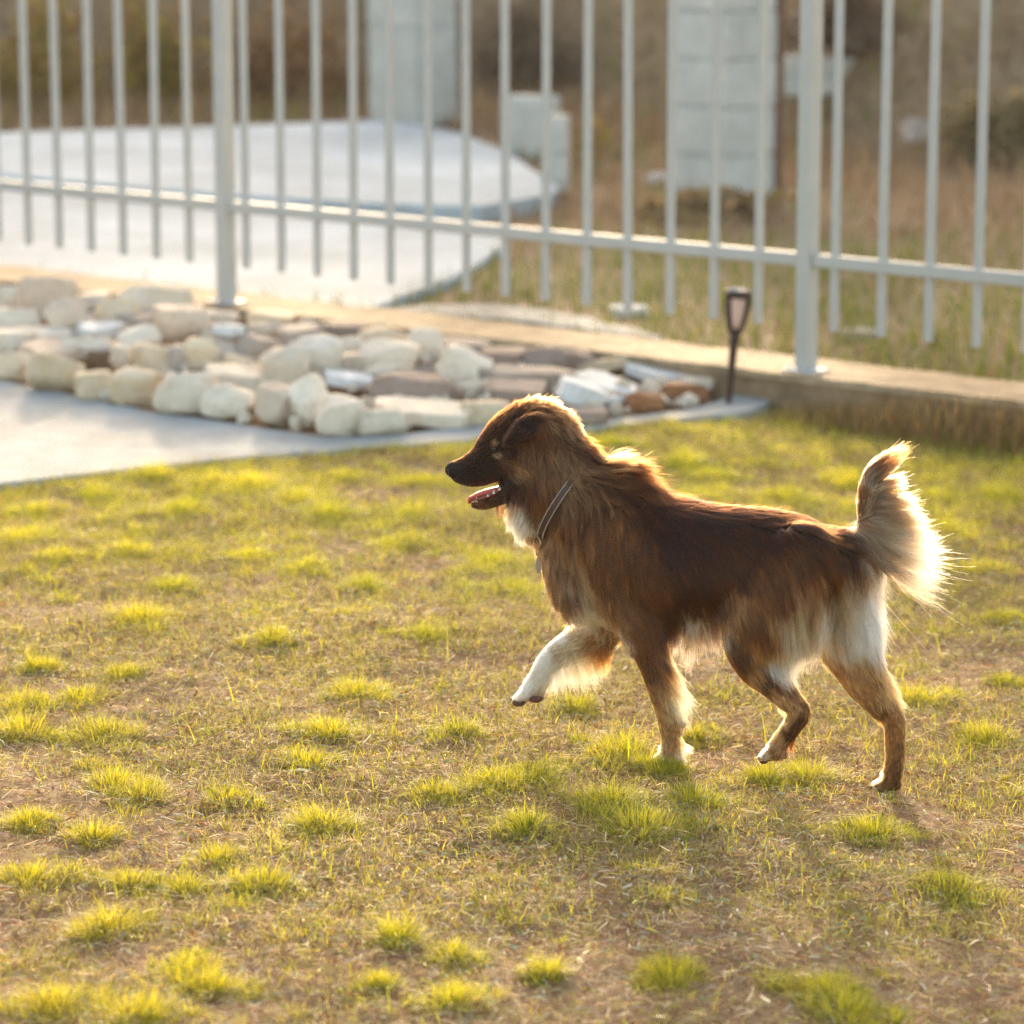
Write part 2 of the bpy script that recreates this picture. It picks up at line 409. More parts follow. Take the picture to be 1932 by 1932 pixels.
# u, v, half width px, half height px, tone, shape, roll (deg), label
STONES = [
 (28,689,33,25,'tan','round',4,'tan front-row boulder cut by the picture edge beside the path'),
 (105,702,47,36,'tan','round',6,'big tan boulder with whitish slanted top, first whole stone of the front row'),
 (182,724,37,28,'tan','round',0,'small tan boulder squeezed between the two larger tan front-row boulders'),
 (260,729,45,33,'tan','block',3,'flat-topped tan block whose pale top is brightest in the front row'),
 (355,739,53,37,'cream','block',-2,'large square cream block in the middle of the front row'),
 (438,757,51,28,'cream','wedge',4,'low cream stone with orange underside against the big square block'),
 (522,762,38,36,'pink','round',8,'brownish pink upright boulder in the front row by the twin pale boulders'),
 (580,752,38,46,'white','wedge',-8,'tall pale rock leaning behind the roundest front boulder'),
 (643,783,41,36,'cream','round',0,'roundest pale boulder at the foot of the front row'),
 (724,794,43,26,'white','block',2,'small whitish block with orange end beside the roundest pale boulder'),
 (796,778,92,17,'cream','slab',5,'long cream slab running towards the dog muzzle at the path'),
 (914,778,42,22,'tan','block',2,'tan block just above the dog muzzle'),
 (20,641,36,19,'white','slab',3,'flat whitish stone at the picture edge behind the front row'),
 (84,632,52,11,'white','slab',2,'thin pale slab with dark gap beneath, behind the first tan boulder'),
 (98,661,52,13,'pink','slab',3,'low brownish slab directly behind the big tan boulder'),
 (192,624,43,14,'bluewhite','slab',-2,'bluish white slab with a dark notch at its end'),
 (166,651,46,16,'white','block',3,'low greyish white block under the bluish white slab'),
 (263,639,37,24,'white','wedge',-4,'pale peaked stone below the yellowish wedge'),
 (234,676,23,24,'white','round',5,'small white egg-shaped stone with orange base in the second row'),
 (289,678,34,27,'tan','block',0,'orange tan block beside the small white egg-shaped stone'),
 (341,675,38,24,'grey','round',0,'pale grey stone behind the large square cream block'),
 (386,669,34,30,'tan','round',4,'rounded tan stone between two pale grey stones'),
 (424,669,22,26,'grey','block',0,'narrow greyish tan stone next to the rounded tan stone'),
 (484,662,37,31,'grey','round',3,'round light grey stone below the bright white slab'),
 (458,683,29,14,'tan','slab',10,'small flat stone with orange underside below the round light grey stone'),
 (452,712,62,18,'cream','slab',4,'broad cream slab lying on top of the low orange-bottomed stone'),
 (537,693,42,40,'cream','block',-3,'yellowish blocky boulder in the middle of the heap'),
 (595,675,46,37,'white','round',-8,'large white rounded rock beside the dark crevice'),
 (648,655,38,18,'white','wedge',-12,'pointed end stone resting on the large white rock'),
 (655,683,41,20,'pink','round',-6,'smooth pinkish grey stone above the thin white slab'),
 (736,676,50,28,'cream','block',3,'pale block right above the long dark stone'),
 (733,703,42,17,'cream','round',0,'yellowish low stone wedged under the pale block'),
 (660,716,44,9,'bluewhite','slab',8,'thin white slab sticking out over a dark gap'),
 (792,735,84,25,'slate','round',4,'long dark grey brown stone, longest in the heap'),
 (28,562,34,22,'cream','round',0,'pale stone at the picture edge below the wall top'),
 (88,560,50,39,'pink','round',6,'largest pinkish boulder leaning on the wall'),
 (127,597,37,34,'pink','wedge',14,'brown pinkish split stone in front of the largest pinkish boulder'),
 (26,601,44,20,'cream','block',0,'cream block at the picture edge in the third row'),
 (171,566,37,14,'white','slab',-4,'flat pale stone next to the largest pinkish boulder'),
 (219,589,39,30,'tan','wedge',-10,'yellowish wedge-shaped stone against the broad beige rock'),
 (288,562,64,27,'cream','block',2,'broad beige rock under the wall top, before the railing post'),
 (166,602,17,10,'bluewhite','round',0,'tiny bluish white pebble stone between brown and yellowish stones'),
 (258,603,31,14,'grey','slab',6,'brown grey slab below the broad beige rock'),
 (341,610,52,30,'pink','block',3,'bulky whitish pink boulder below the broad beige rock'),
 (431,623,33,9,'bluewhite','slab',3,'bright white slab below the foot of the railing post'),
 (410,597,42,9,'white','slab',4,'flat pale slab tucked under the wall by the railing post'),
 (487,623,25,14,'pink','block',0,'small pinkish block beside the bright white slab'),
 (511,601,41,13,'tan','slab',8,'tan plank-like slab against the wall past the railing post'),
 (572,632,45,18,'grey','slab',-3,'bluish grey flat stone with a sloping end'),
 (653,626,46,18,'slate','slab',2,'dark purplish slab at the back of the heap'),
 (719,638,45,23,'tan','wedge',0,'pale tan triangular stone with a peaked top'),
 (798,647,36,29,'cream','block',-2,'white-topped cream block beside the pale tan triangular stone'),
 (807,698,23,12,'grey','round',0,'small greyish stone over the long dark stone'),
 (877,695,46,36,'cream','round',12,'round pale boulder with a tan spot in its middle'),
 (901,735,29,18,'cream','round',0,'low yellowish stone at the foot of the tan-spotted boulder'),
 (871,653,50,8,'grey','slab',3,'thin grey slab along the wall behind the tan-spotted boulder'),
 (953,673,43,17,'slate','slab',0,'white-topped dark stone beside the large grey brown hump'),
 (1054,678,61,22,'slate','round',0,'large grey brown rounded hump at the wall'),
 (995,712,84,19,'grey','slab',3,'long grey slate slab with pale upper edge and pointed end'),
 (971,741,58,17,'slate','slab',2,'brown slab under the long grey slate slab'),
 (1098,743,44,25,'bluewhite','slab',20,'tilted pale square slab showing its broad face above the dog head'),
 (1143,727,52,11,'bluewhite','slab',16,'pale slab overlapping the tilted square slab'),
 (1155,757,19,10,'bluewhite','block',0,'small pale chip under the overlapping slab'),
 (1138,688,50,8,'tan','slab',-12,'thin tan slab sloping up away from the grey hump'),
 (1200,690,27,13,'cream','wedge',0,'pale wedge stone at the end of the thin tan slab'),
 (1250,706,60,9,'bluewhite','slab',5,'flat pale slab with rusty front on top of the rusty stones'),
 (1312,719,34,9,'white','slab',6,'pale end slab next to the solar stake light'),
 (1290,738,40,15,'rust','block',0,'rusty brown block under the flat pale slabs'),
 (1216,757,31,15,'rust','round',0,'orange rusty stone lying lowest at the bed corner'),
 (1098,783,44,11,'slate','slab',0,'flat brown stone half hidden behind the dog head'),
]
bf = np.array([G(u, v, PATH_Z)[:2] for u, v in bed_front])
def bed_z(X, Y):
    return PATH_Z + .05*max(0.0, Y-np.interp(X, bf[:, 0], bf[:, 1]))
for n_, (u, v, hw, hh, tone, shp, roll, lab) in enumerate(STONES):
    z = .06
    for _ in range(6):
        p = G(u, v, z); zc = (p-CAM)@FWD
        hz = hh/FPX*zc*.98; z = bed_z(p[0], p[1]) + hz*.9
    hx = hw/FPX*zc
    hy = max(hx*.75, hz) if hx < .1 else hx*.55
    if shp == 'slab': hy = max(hy, .09); hz = max(hz*.8, .016)
    o = link('rockery_stone', stone_mesh('rockery_stone', hx*1.1, hy*1.1, hz*1.14, shp, M[tone], n_+1), None, tuple(p))
    o.rotation_euler = (R(random.uniform(-5, 5)), R(roll), R(random.uniform(-14, 14)))
    tag(o, lab, 'stone', 'stones heaped in the rockery')

# broken rubble filling the gaps between the stones
rb = bmesh.new(); rr = random.Random(5)
for _ in range(520):
    u = rr.uniform(-60, 1320); lo = np.interp(u, [q[0] for q in bed_front], [q[1] for q in bed_front]); hi = np.interp(u, [-60, 1320], [535, 690])
    p = G(u, rr.uniform(hi+8, lo-16), .03)
    if p[1] > wall_y(p[0])-.12: continue
    z = bed_z(p[0], p[1]); r_ = rr.uniform(.012, .034)
    m4 = Matrix.Translation((p[0], p[1], z+r_*.35)) @ Matrix.Rotation(rr.random()*6, 4, Vector((rr.random(), rr.random(), 1)).normalized()) @ Matrix.Diagonal((r_*rr.uniform(.8, 1.5), r_, r_*rr.uniform(.5, .9), 1))
    g = bmesh.ops.create_icosphere(rb, subdivisions=1, radius=1, matrix=m4)
    for v_ in g['verts']: v_.co += Vector((rr.gauss(0, .14), rr.gauss(0, .14), rr.gauss(0, .14)))*r_
o = link('rubble', bm_mesh('rubble', rb, M['cream'])); tag(o, 'small broken rubble filling the gaps of the rockery', 'rubble', None, 'stuff')

# ------------------------------------------------------------------ solar stake light
M['black'] = mat_simple('black_plastic', (.045, .024, .018), .45, .4, 0, .2, 60)
M['diff'] = mat_simple('lamp_diffuser', (.62, .42, .34), .5, .4, 0, .1, 60)
M['panel'] = mat_simple('solar_panel', (.25, .30, .38), .2, .6, 0, .1, 60)
lb = GL(1373, 775); zc = (lb-CAM)@FWD; S = zc/FPX/.985
lamp = empty('solar_stake_light', tuple(lb)); lamp.rotation_euler = (0, R(4.5), 0)
tag(lamp, 'small black solar torch light on a stake at the corner of the rockery', 'garden light')
def lathe_part(name, prof, mat, n=20, parent=lamp, smooth=True):
    bm = bmesh.new(); bm_lathe(bm, prof, n); return link(name, bm_mesh(name, bm, mat, smooth), parent)
lathe_part('stake', [(.002, -.05), (5*S, 0), (6.5*S, 60*S), (8*S, 120*S), (10*S, 135*S), (11*S, 142*S)], M['black'], 12)
lathe_part('cup', [(9*S, 138*S), (12*S, 146*S), (13*S, 152*S), (10*S, 156*S)], M['black'])
lathe_part('diffuser', [(9*S, 152*S), (14*S, 168*S), (18*S, 190*S), (19.5*S, 206*S), (19*S, 213*S)], M['diff'])
def ribs():
    prof = [(11, 146), (14.5, 160), (18.5, 178), (21.5, 196), (22.5, 208), (21, 217)]
    for a, wd in ((0, 6), (math.pi, 6), (math.pi/2, 7), (-math.pi/4, 1.6), (-3*math.pi/4, 1.6)):
        b = bmesh.new(); ca, sa = math.cos(a), math.sin(a); rows = []
        for r_, z_ in prof:
            row = []
            for dr in (-2.4, 2.0):
                for dt in (-wd, wd):
                    row.append(b.verts.new(((r_+dr)*S*ca - dt*S*sa, (r_+dr)*S*sa + dt*S*ca, z_*S)))
            rows.append(row)
        for q, w_ in zip(rows, rows[1:]):
            for i0, i1 in ((0, 1), (1, 3), (3, 2), (2, 0)): b.faces.new((q[i0], q[i1], w_[i1], w_[i0]))
        b.faces.new([rows[0][x] for x in (0, 1, 3, 2)]); b.faces.new([rows[-1][x] for x in (0, 2, 3, 1)])
        bmesh.ops.recalc_face_normals(b, faces=b.faces)
        link('cage_rib', bm_mesh('cage_rib', b, M['black']), lamp)
ribs()
lathe_part('cap', [(20*S, 212*S), (25*S, 213*S), (26*S, 219*S), (24*S, 225*S), (21*S, 226*S)], M['black'], 24)
lathe_part('solar_panel', [(19*S, 226.5*S), (19*S, 228*S)], M['panel'], 24, smooth=False)

# ------------------------------------------------------------------ things in the yard behind
def block_stack(name, u0, u1, vb, z0, courses, ch, depth, rz, mat, label, cat, joint=.012, split=1):
    pm = G((u0+u1)/2, vb, z0); zc = (pm-CAM)@FWD; W = (u1-u0)/FPX*zc/(abs(math.cos(rz))+abs(math.sin(rz))*depth)
    o = empty(name, (pm[0], pm[1]+W*depth/2, z0-.03)); o.rotation_euler = (0, 0, rz); tag(o, label, cat)
    for k in range(courses):
        for s in range(split):
            j = random.uniform(-.003, .003); sh = 0 if split == 1 else (.12*W*(1 if k % 2 else -1))
            x0 = -W/2 + (0 if s == 0 else W/split*s+sh+joint/2); x1 = -W/2 + (W if s == split-1 else W/split*(s+1)+sh-joint/2)
            me = box_mesh('block', x0+j, x1+j, -W*depth/2+j, W*depth/2+j, k*ch, (k+1)*ch-joint, mat, .008)
            link('block', me, o)
        if k < courses-1 or split > 1:
            link('mortar', box_mesh('mortar', -W/2+.008, W/2-.008, -W*depth/2+.008, W*depth/2-.008, k*ch+.01, (k+1)*ch-.002, M['joint'], 0), o)
    return o
fr = math.atan2(FD[1], FD[0])
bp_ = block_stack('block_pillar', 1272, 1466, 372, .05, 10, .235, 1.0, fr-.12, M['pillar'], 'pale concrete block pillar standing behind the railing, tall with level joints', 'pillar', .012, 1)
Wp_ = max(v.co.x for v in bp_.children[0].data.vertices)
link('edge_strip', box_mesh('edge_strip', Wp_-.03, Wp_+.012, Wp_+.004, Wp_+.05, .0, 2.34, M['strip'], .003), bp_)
block_stack('concrete_pillar', 692, 862, 226, .06, 4, .62, .8, fr-.1, M['pillar'], 'farther plain pale pillar at the back edge of the raised slab', 'pillar', .008)
block_stack('concrete_block', 946, 1060, 290, .05, 1, .36, .7, -.5, M['pillar'], 'pale concrete block standing at the corner of the raised slab, the farther one', 'concrete block')
block_stack('concrete_block', 1022, 1076, 352, .05, 2, .20, .9, -.2, M['pillar'], 'two pale blocks stacked at the tip of the raised slab', 'concrete block')
def on_back(u, v):
    d = ray(u, v); t = 11.0
    while t < 60:
        p = CAM+d*t
        if p[2] < float(back_z(p[0], p[1])[0]): break
        t += .05
    return CAM+d*t
pb = on_back(1575, 172)
block_stack('concrete_block', 1482, 1670, 172, pb[2], 2, .125, .5, -.06, M['pillar'], 'long pale double block lying on the dry bank behind the second railing post', 'concrete block', .02)
for (u, v, hw, hh, tone, lab) in [(1748, 238, 45, 17, 'grey', 'flat grey rock lying on the dry bank'),
        (1243, 334, 30, 13, 'bluewhite', 'pale stone lying on the ground before the block pillar'),
        (1188, 586, 42, 10, 'bluewhite', 'flat pale stone in the grass right behind the wall'),
        (1216, 633, 12, 9, 'bluewhite', 'little pale stone at the back of the wall'),
        (1622, 628, 36, 9, 'grey', 'flat greyish stone in the grass past the second railing post')]:
    p = on_back(u, v+hh); zc = (p-CAM)@FWD
    o = link('field_stone', stone_mesh('field_stone', hw/FPX*zc, hw/FPX*zc*.8, hh/FPX*zc*1.3, 'slab' if hh < 12 else 'block', M[tone], u), None, (p[0], p[1], p[2]+hh/FPX*zc*.5))
    tag(o, lab, 'stone')

# ------------------------------------------------------------------ grass
def blades(P, H, W, az, lean, colr, nseg=3, curl=None, flat=None):
    """P (n,3) roots; H height; W width; az heading of the lean; lean total bend (rad). returns V,F,C"""
    n = len(P); side = np.stack([-np.sin(az+flat), np.cos(az+flat), np.zeros(n)], 1) if flat is not None else np.stack([-np.sin(az), np.cos(az), np.zeros(n)], 1)
    hd = np.stack([np.cos(az), np.sin(az), np.zeros(n)], 1); up = np.array([0, 0, 1.0])
    pos = P.copy(); rows = []
    tb = lean*.35
    for k in range(nseg+1):
        f = k/nseg; wd = W*(1-f**1.6)*.5
        if k < nseg:
            rows += [pos-side*wd[:, None], pos+side*wd[:, None]]
        else: rows += [pos]
        ang = tb+lean*.65*(k+.5)/nseg*1.6
        pos = pos + (hd*np.sin(ang)[:, None] + up*np.cos(ang)[:, None])*(H/nseg)[:, None]
    m = 2*nseg+1; V = np.stack(rows, 1).reshape(-1, 3); b = np.arange(n)[:, None]*m
    q = np.concatenate([b+np.array([[2*k, 2*k+1, 2*k+3, 2*k+2]]) for k in range(nseg-1)], 0)
    t = b+np.array([[2*nseg-2, 2*nseg-1, 2*nseg]])
    C = np.repeat(colr, m, 0)
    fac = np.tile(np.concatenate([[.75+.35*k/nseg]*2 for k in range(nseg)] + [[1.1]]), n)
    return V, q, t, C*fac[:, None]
class Acc:
    def __init__(s): s.V, s.Q, s.T, s.C, s.n = [], [], [], [], 0
    def add(s, V, q, t, C):
        s.V.append(V); s.C.append(C)
        if q is not None: s.Q.append(q+s.n)
        if t is not None: s.T.append(t+s.n)
        s.n += len(V)
    def build(s, name, mat):
        return np_mesh(name, np.concatenate(s.V), [np.concatenate(s.Q) if s.Q else np.zeros((0, 4), int), np.concatenate(s.T) if s.T else np.zeros((0, 3), int)], mat, np.concatenate(s.C))
M['grass'] = mat_leaf('grass_blade', .5, .5, .3, (1.15, 1.08, .5))
M['straw'] = mat_leaf('dry_straw', .30, .75, .12, (1.1, .96, .66))
GREEN = np.array([.34, .38, .04]); YEL = np.array([.62, .56, .05]); DEEP = np.array([.13, .17, .03]); STRAW = np.array([.46, .36, .20])
green = Acc()
def tuft(x, y, rx, ry, n, h, tone):
    r_ = rng.random(n)**.6; th = rng.random(n)*2*np.pi; wob = 1+.25*np.sin(th*3+rng.random()*6)+.18*np.sin(th*5+rng.random()*6)
    dx, dy = r_*np.cos(th)*rx*wob, r_*np.sin(th)*ry*wob
    X, Y = x+dx, y+dy; ok = Y < edge_y(X)-.01
    X, Y, dx, dy, r_ = X[ok], Y[ok], dx[ok], dy[ok], r_[ok]; n = len(X)
    if n == 0: return
    P = np.stack([X, Y, lawn_z(X, Y)-.003], 1)
    tilt_dir = rng.random()*6.28; tl = rng.uniform(0, .35)
    az = np.arctan2(dy+.3*tl*np.sin(tilt_dir)*ry*3, dx+.3*tl*np.cos(tilt_dir)*rx*3)+rng.normal(0, .75, n)
    lean = np.clip(.42+r_*1.1+rng.normal(.1, .35, n), .02, 1.9)
    H = h*(1.30-.45*r_**2)*rng.uniform(.5, 1.25, n)
    tmix = rng.random(n)[:, None]
    colr = (GREEN*(1-tone)+YEL*tone)*(.75+.5*tmix); dk = rng.random(n) < .15; colr[dk] = DEEP*.9
    st = rng.random(n) < .08; colr[st] = STRAW
    colr = colr*(1+.25*sstep(6.6, 8.6, np.full((n, 1), y)))
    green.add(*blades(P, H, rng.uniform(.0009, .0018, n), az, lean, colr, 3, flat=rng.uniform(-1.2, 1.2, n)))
TUFTS = [(265,1160,78,1),(515,1198,55,.9),(805,1192,62,.6),(670,1303,66,.9),(460,1045,62,.9),(575,1065,56,.6),(690,1100,60,.4),(930,1055,95,.5),(965,1103,80,.5),
 (75,1252,46,.8),(230,1265,58,.8),(40,1322,66,.9),(150,1312,62,.9),(40,1372,76,1),(190,1378,92,.8),(620,1378,66,.9),(860,1372,58,.5),(580,1432,70,.8),
 (215,1475,70,1),(265,1492,66,.9),(430,1497,62,.8),(820,1490,75,.7),(930,1470,88,.6),(1010,1455,80,.6),(50,1548,64,1),(175,1572,62,1),(605,1547,68,.7),(415,1612,66,.9),
 (60,1652,86,1),(245,1657,62,.9),(350,1672,46,.8),(500,1662,72,.8),(200,1742,84,1),(750,1765,46,.7),(860,1795,62,.8),(350,1838,100,1),(400,1862,70,1),(860,1885,72,.8),(715,1852,44,.8),
 (90,1892,95,1),(260,1905,95,1),(1850,1065,95,1),(1720,1312,84,.7),(1890,1157,62,.6),(1860,1382,74,.7),(1520,1458,78,.5),(1180,1412,92,.6),(1310,1382,62,.6),(1210,1552,105,.6),
 (990,1557,64,.6),(1150,1507,80,.5),(1310,1502,66,.5),(1260,1835,62,.8),(1035,1832,34,.8),(1560,1862,95,.7),(1600,1905,80,.7),(1800,1667,100,.5),(1640,1562,95,.5),(1900,1280,50,.6),
 (290,892,56,.9),(400,903,72,1),(470,905,78,1),(560,935,66,.7),(650,892,88,.6),(800,903,84,.7),(620,965,70,.4),(340,960,70,.6),(180,930,60,.4),(60,960,60,.6),(1600,905,62,1),(1660,890,50,1),(1480,930,66,.7),
 (1260,935,66,.5),(1340,890,60,.4),(1150,830,60,.4),(1760,930,70,.6),(1880,930,60,.5),(1780,990,70,1),(1290,870,60,.5),(780,960,70,.5),(740,1020,70,.6),(30,1010,70,.7),(120,1040,70,.8),(250,1030,60,.7),(330,1100,60,.4),(1890,840,60,.4),(1450,1250,60,.4),(1090,1330,50,.5),(1222,1440,24,.5),(1272,1446,30,.6),(1245,1452,26,.5),(1440,1462,50,.6)]
def clump(x, y, rx, ry, n, h, tone):
    tuft(x, y, rx*.9, ry*.9, int(n*.9), h*1.12, tone)
    for _ in range(random.randint(2, 5)):
        a = random.random()*6.28; q = random.uniform(.5, 1.25); f = random.uniform(.25, .6)
        tuft(x+rx*q*math.cos(a), y+ry*q*math.sin(a), rx*f, ry*f, int(n*.16), h*random.uniform(.5, .95), min(1, max(0, tone+random.uniform(-.3, .2))))
for (u, v, wpx, tone) in TUFTS:
    p = GL(u, v+10); zc = (p-CAM)@FWD; rx = wpx/FPX*zc
    clump(p[0], p[1], rx, rx*random.uniform(.8, 1.25), int(420+rx*9000), random.uniform(.024, .038)*(1.2 if v < 1000 else 1), tone)
def lawn_pts(n, ymin=4.1, margin=.48):
    n = int(n*1.19)
    Y = ymin + (11.2-ymin)*rng.random(n)**.85
    X = (rng.random(n)*2-1)*(Y*.156+margin)
    ok = Y < edge_y(X)-.012
    return X[ok], Y[ok]
# more small tufts
X, Y = lawn_pts(1250)
dens = fbm(np.stack([X, Y], 1), 1.6, 8, 3)
for x, y, d in zip(X, Y, dens):
    far = sstep(6.8, 9.0, y)
    if random.random() < .35+.6*far+(d-.5)*1.2:
        rr = random.uniform(.03, .085)*(1+.3*far)
        tuft(x, y, rr, rr*random.uniform(.7, 1.3), int(40+rr*1900), random.uniform(.014, .028)*(1+.45*far), random.uniform(.2, .9))
# single blades everywhere
X, Y = lawn_pts(330000); n = len(X)
dens = fbm(np.stack([X, Y], 1), 2.3, 31, 4); d2 = fbm(np.stack([X, Y], 1), 9, 41, 2); keep = rng.random(n) < np.clip((dens-.385)*4.0+(d2-.5)*1.6+.5*sstep(7, 9.3, Y), .06, .9)
X, Y = X[keep], Y[keep]; n = len(X); far = sstep(6.8, 9.2, Y)
P = np.stack([X, Y, lawn_z(X, Y)-.002], 1); tm = rng.random((n, 1))
colr = (GREEN*(1-tm)+YEL*tm)*rng.uniform(.7, 1.3, (n, 1)); dk = rng.random(n) < .22; colr[dk] = DEEP; st = rng.random(n) < .3; colr[st] = STRAW*rng.uniform(.7, 1.1, (st.sum(), 1))
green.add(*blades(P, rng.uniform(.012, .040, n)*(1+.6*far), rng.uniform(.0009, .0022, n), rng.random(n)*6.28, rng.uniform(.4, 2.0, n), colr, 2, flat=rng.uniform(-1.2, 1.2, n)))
# blades that creep over the edge of the path
n = 5200; X = rng.uniform(-2.2, 1.0, n); d_e = rng.random(n)**1.6*.10; Y = edge_y(X)-.004-d_e; P = np.stack([X, Y, lawn_z(X, Y)-.002], 1)
clp = fbm(P[:, :2], 7, 61, 2) > .47; P = P[clp]; n = len(P); tm = rng.random((n, 1)); colr = (GREEN*(1-tm)+YEL*tm)*rng.uniform(.6, 1.1, (n, 1)); st = rng.random(n) < .35; colr[st] = STRAW*.8
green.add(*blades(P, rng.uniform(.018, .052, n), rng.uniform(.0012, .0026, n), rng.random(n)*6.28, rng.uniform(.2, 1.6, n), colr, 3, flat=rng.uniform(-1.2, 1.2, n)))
# long single stems here and there
X, Y = lawn_pts(420); n = len(X); P = np.stack([X, Y, lawn_z(X, Y)-.002], 1); tm = rng.random((n, 1))
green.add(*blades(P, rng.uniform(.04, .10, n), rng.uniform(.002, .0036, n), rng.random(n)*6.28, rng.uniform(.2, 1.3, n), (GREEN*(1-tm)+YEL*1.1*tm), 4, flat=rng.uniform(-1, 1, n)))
g_ = link('lawn_grass', green.build('lawn_grass', M['grass'])); tag(g_, 'yellow green tufts of lawn grass around the dog', 'grass', None, 'stuff')

# dry thatch, straw and tiny leaves lying on the soil
dry = Acc()
X, Y = lawn_pts(200000); n = len(X)
L = rng.uniform(.010, .045, n); az = rng.random(n)*6.283; wv = rng.uniform(.0009, .0023, n)
z0 = lawn_z(X, Y)+rng.uniform(.000, .008, n); tilt = rng.normal(0, .22, n)
dv = np.stack([np.cos(az)*np.cos(tilt), np.sin(az)*np.cos(tilt), np.sin(tilt)], 1); sv = np.stack([-np.sin(az), np.cos(az), rng.normal(0, .4, n)], 1)
c0 = np.stack([X, Y, z0], 1); bend = np.stack([-np.sin(az), np.cos(az), np.zeros(n)], 1)*(rng.normal(0, .12, n)*L)[:, None]
A_ = c0-dv*(L/2)[:, None]; B_ = c0+dv*(L/2)[:, None]; Mi = c0+bend+np.array([0, 0, .002])
V = np.stack([A_-sv*wv[:, None]/2, A_+sv*wv[:, None]/2, Mi-sv*wv[:, None]/2, Mi+sv*wv[:, None]/2, B_], 1).reshape(-1, 3)
b = np.arange(n)[:, None]*5
pal = np.array([[.46, .34, .18], [.36, .24, .12], [.25, .12, .055], [.58, .48, .31], [.42, .37, .06], [.16, .065, .025], [.40, .40, .32]])
ci = rng.choice(7, n, p=[.24, .22, .16, .12, .12, .08, .06]); C = pal[ci]*np.exp(rng.normal(.12, .42, (n, 1)))
dry.add(V, b+np.array([[0, 1, 3, 2]]), b+np.array([[2, 3, 4]]), np.repeat(C, 5, 0))
t_ = link('dry_straw', dry.build('dry_straw', M['straw'])); tag(t_, 'dry straw and thatch strewn over the bare soil', 'straw', None, 'stuff')
lv = Acc()
X, Y = lawn_pts(40000); n = len(X); keep = rng.random(n) < np.clip((fbm(np.stack([X, Y], 1), 3.1, 77, 3)-.36)*4, .05, 1); X, Y = X[keep], Y[keep]; n = len(X)
s_ = rng.uniform(.0022, .0075, n); az = rng.random(n)*6.283; tl = rng.normal(0, .55, n); tl2 = rng.normal(0, .4, n)
e1 = np.stack([np.cos(az)*np.cos(tl), np.sin(az)*np.cos(tl), np.sin(tl)], 1); e2 = np.stack([-np.sin(az)*np.cos(tl2), np.cos(az)*np.cos(tl2), np.sin(tl2)], 1)*.6
c0 = np.stack([X, Y, lawn_z(X, Y)+rng.uniform(.002, .010, n)], 1)
V = np.stack([c0-e1*s_[:, None], c0-e2*s_[:, None], c0+e1*s_[:, None], c0+e2*s_[:, None]], 1).reshape(-1, 3); b = np.arange(n)[:, None]*4
pal = np.array([[.24, .27, .10], [.40, .35, .07], [.28, .12, .05], [.40, .40, .30], [.32, .40, .28]])
C = pal[rng.choice(5, n, p=[.26, .2, .2, .12, .22])]*rng.uniform(.7, 1.2, (n, 1))
lv.add(V, b+np.array([[0, 1, 2, 3]]), None, np.repeat(C, 4, 0))
M['litter'] = mat_leaf('small_leaf', .3, .7, .1, (1.1, 1, .6))
l_ = link('leaf_litter', lv.build('leaf_litter', M['litter'])); tag(l_, 'tiny leaves and clover scattered between the tufts', 'leaf litter', None, 'stuff')

# rough growth: against the wall foot, and wild grass in the yard and on the bank
wild = Acc()
n = 6500; t = rng.random(n)*2.3+FLEN*1.02; off = .09+rng.random(n)**2*.22
P = PL+FD*t[:, None]+FN*off[:, None]; P[:, 2] = lawn_z(P[:, 0], P[:, 1])
br = np.array([[.26, .15, .07], [.36, .24, .12], [.22, .20, .04], [.45, .35, .08]])
wild.add(*blades(P, rng.uniform(.05, .19, n)*(.40+.6*sstep(0, .7, t-FLEN)), rng.uniform(.002, .004, n), rng.random(n)*6.28, rng.uniform(.05, .9, n), br[rng.choice(4, n, p=[.5, .3, .12, .08])], 3, flat=rng.uniform(-1, 1, n)))
n = 52000; Y = 10.5+20*rng.random(n)**1.3; X = (rng.random(n)*2-1)*(Y*.16+.6)
ok = Y > wall_y(X)+.28; X, Y = X[ok], Y[ok]
P = np.stack([X, Y, back_z(X, Y)-.01], 1); u_, v_, _ = proj(P+np.array([0, 0, .03])); u_ = u_+rng.normal(0, 9, len(u_)); v_ = v_+rng.normal(0, 5, len(v_))
def inside(px, u, v):
    c = np.zeros(len(u), bool); j = len(px)-1
    for i in range(len(px)):
        (x1, y1), (x2, y2) = px[i], px[j]
        c ^= ((y1 > v) != (y2 > v)) & (u < (x2-x1)*(v-y1)/((y2-y1) or 1e-9)+x1); j = i
    return c
onslab = inside([(-1500, 240), (0, 246), (400, 234), (690, 224), (800, 232), (880, 250), (965, 285), (1062, 355), (1040, 378), (905, 400), (968, 452), (925, 488), (860, 526), (705, 590), (0, 524), (-1500, 650)], u_, v_) | inside([(715, 588), (800, 572), (960, 568), (1085, 588), (1260, 644), (1000, 612)], u_, v_)
P = P[~onslab]; n = len(P); dist = P[:, 1]
pt = fbm(P[:, :2], .9, 55, 3); gr = np.clip((pt-.42)*5, 0, 1)*(1-.75*sstep(13, 17, dist)); gr = np.maximum(gr, .88*(1-sstep(12.6, 14.8, dist)))
dryc = np.array([[.34, .23, .13], [.28, .18, .10], [.40, .29, .16], [.25, .16, .10]])[rng.integers(0, 4, n)]
gcol = np.where(rng.random((n, 1)) < .5, np.array([.15, .19, .04]), np.array([.25, .27, .05]))
C = np.where(rng.random((n, 1)) < gr[:, None], gcol, dryc)*rng.uniform(.75, 1.15, (n, 1))
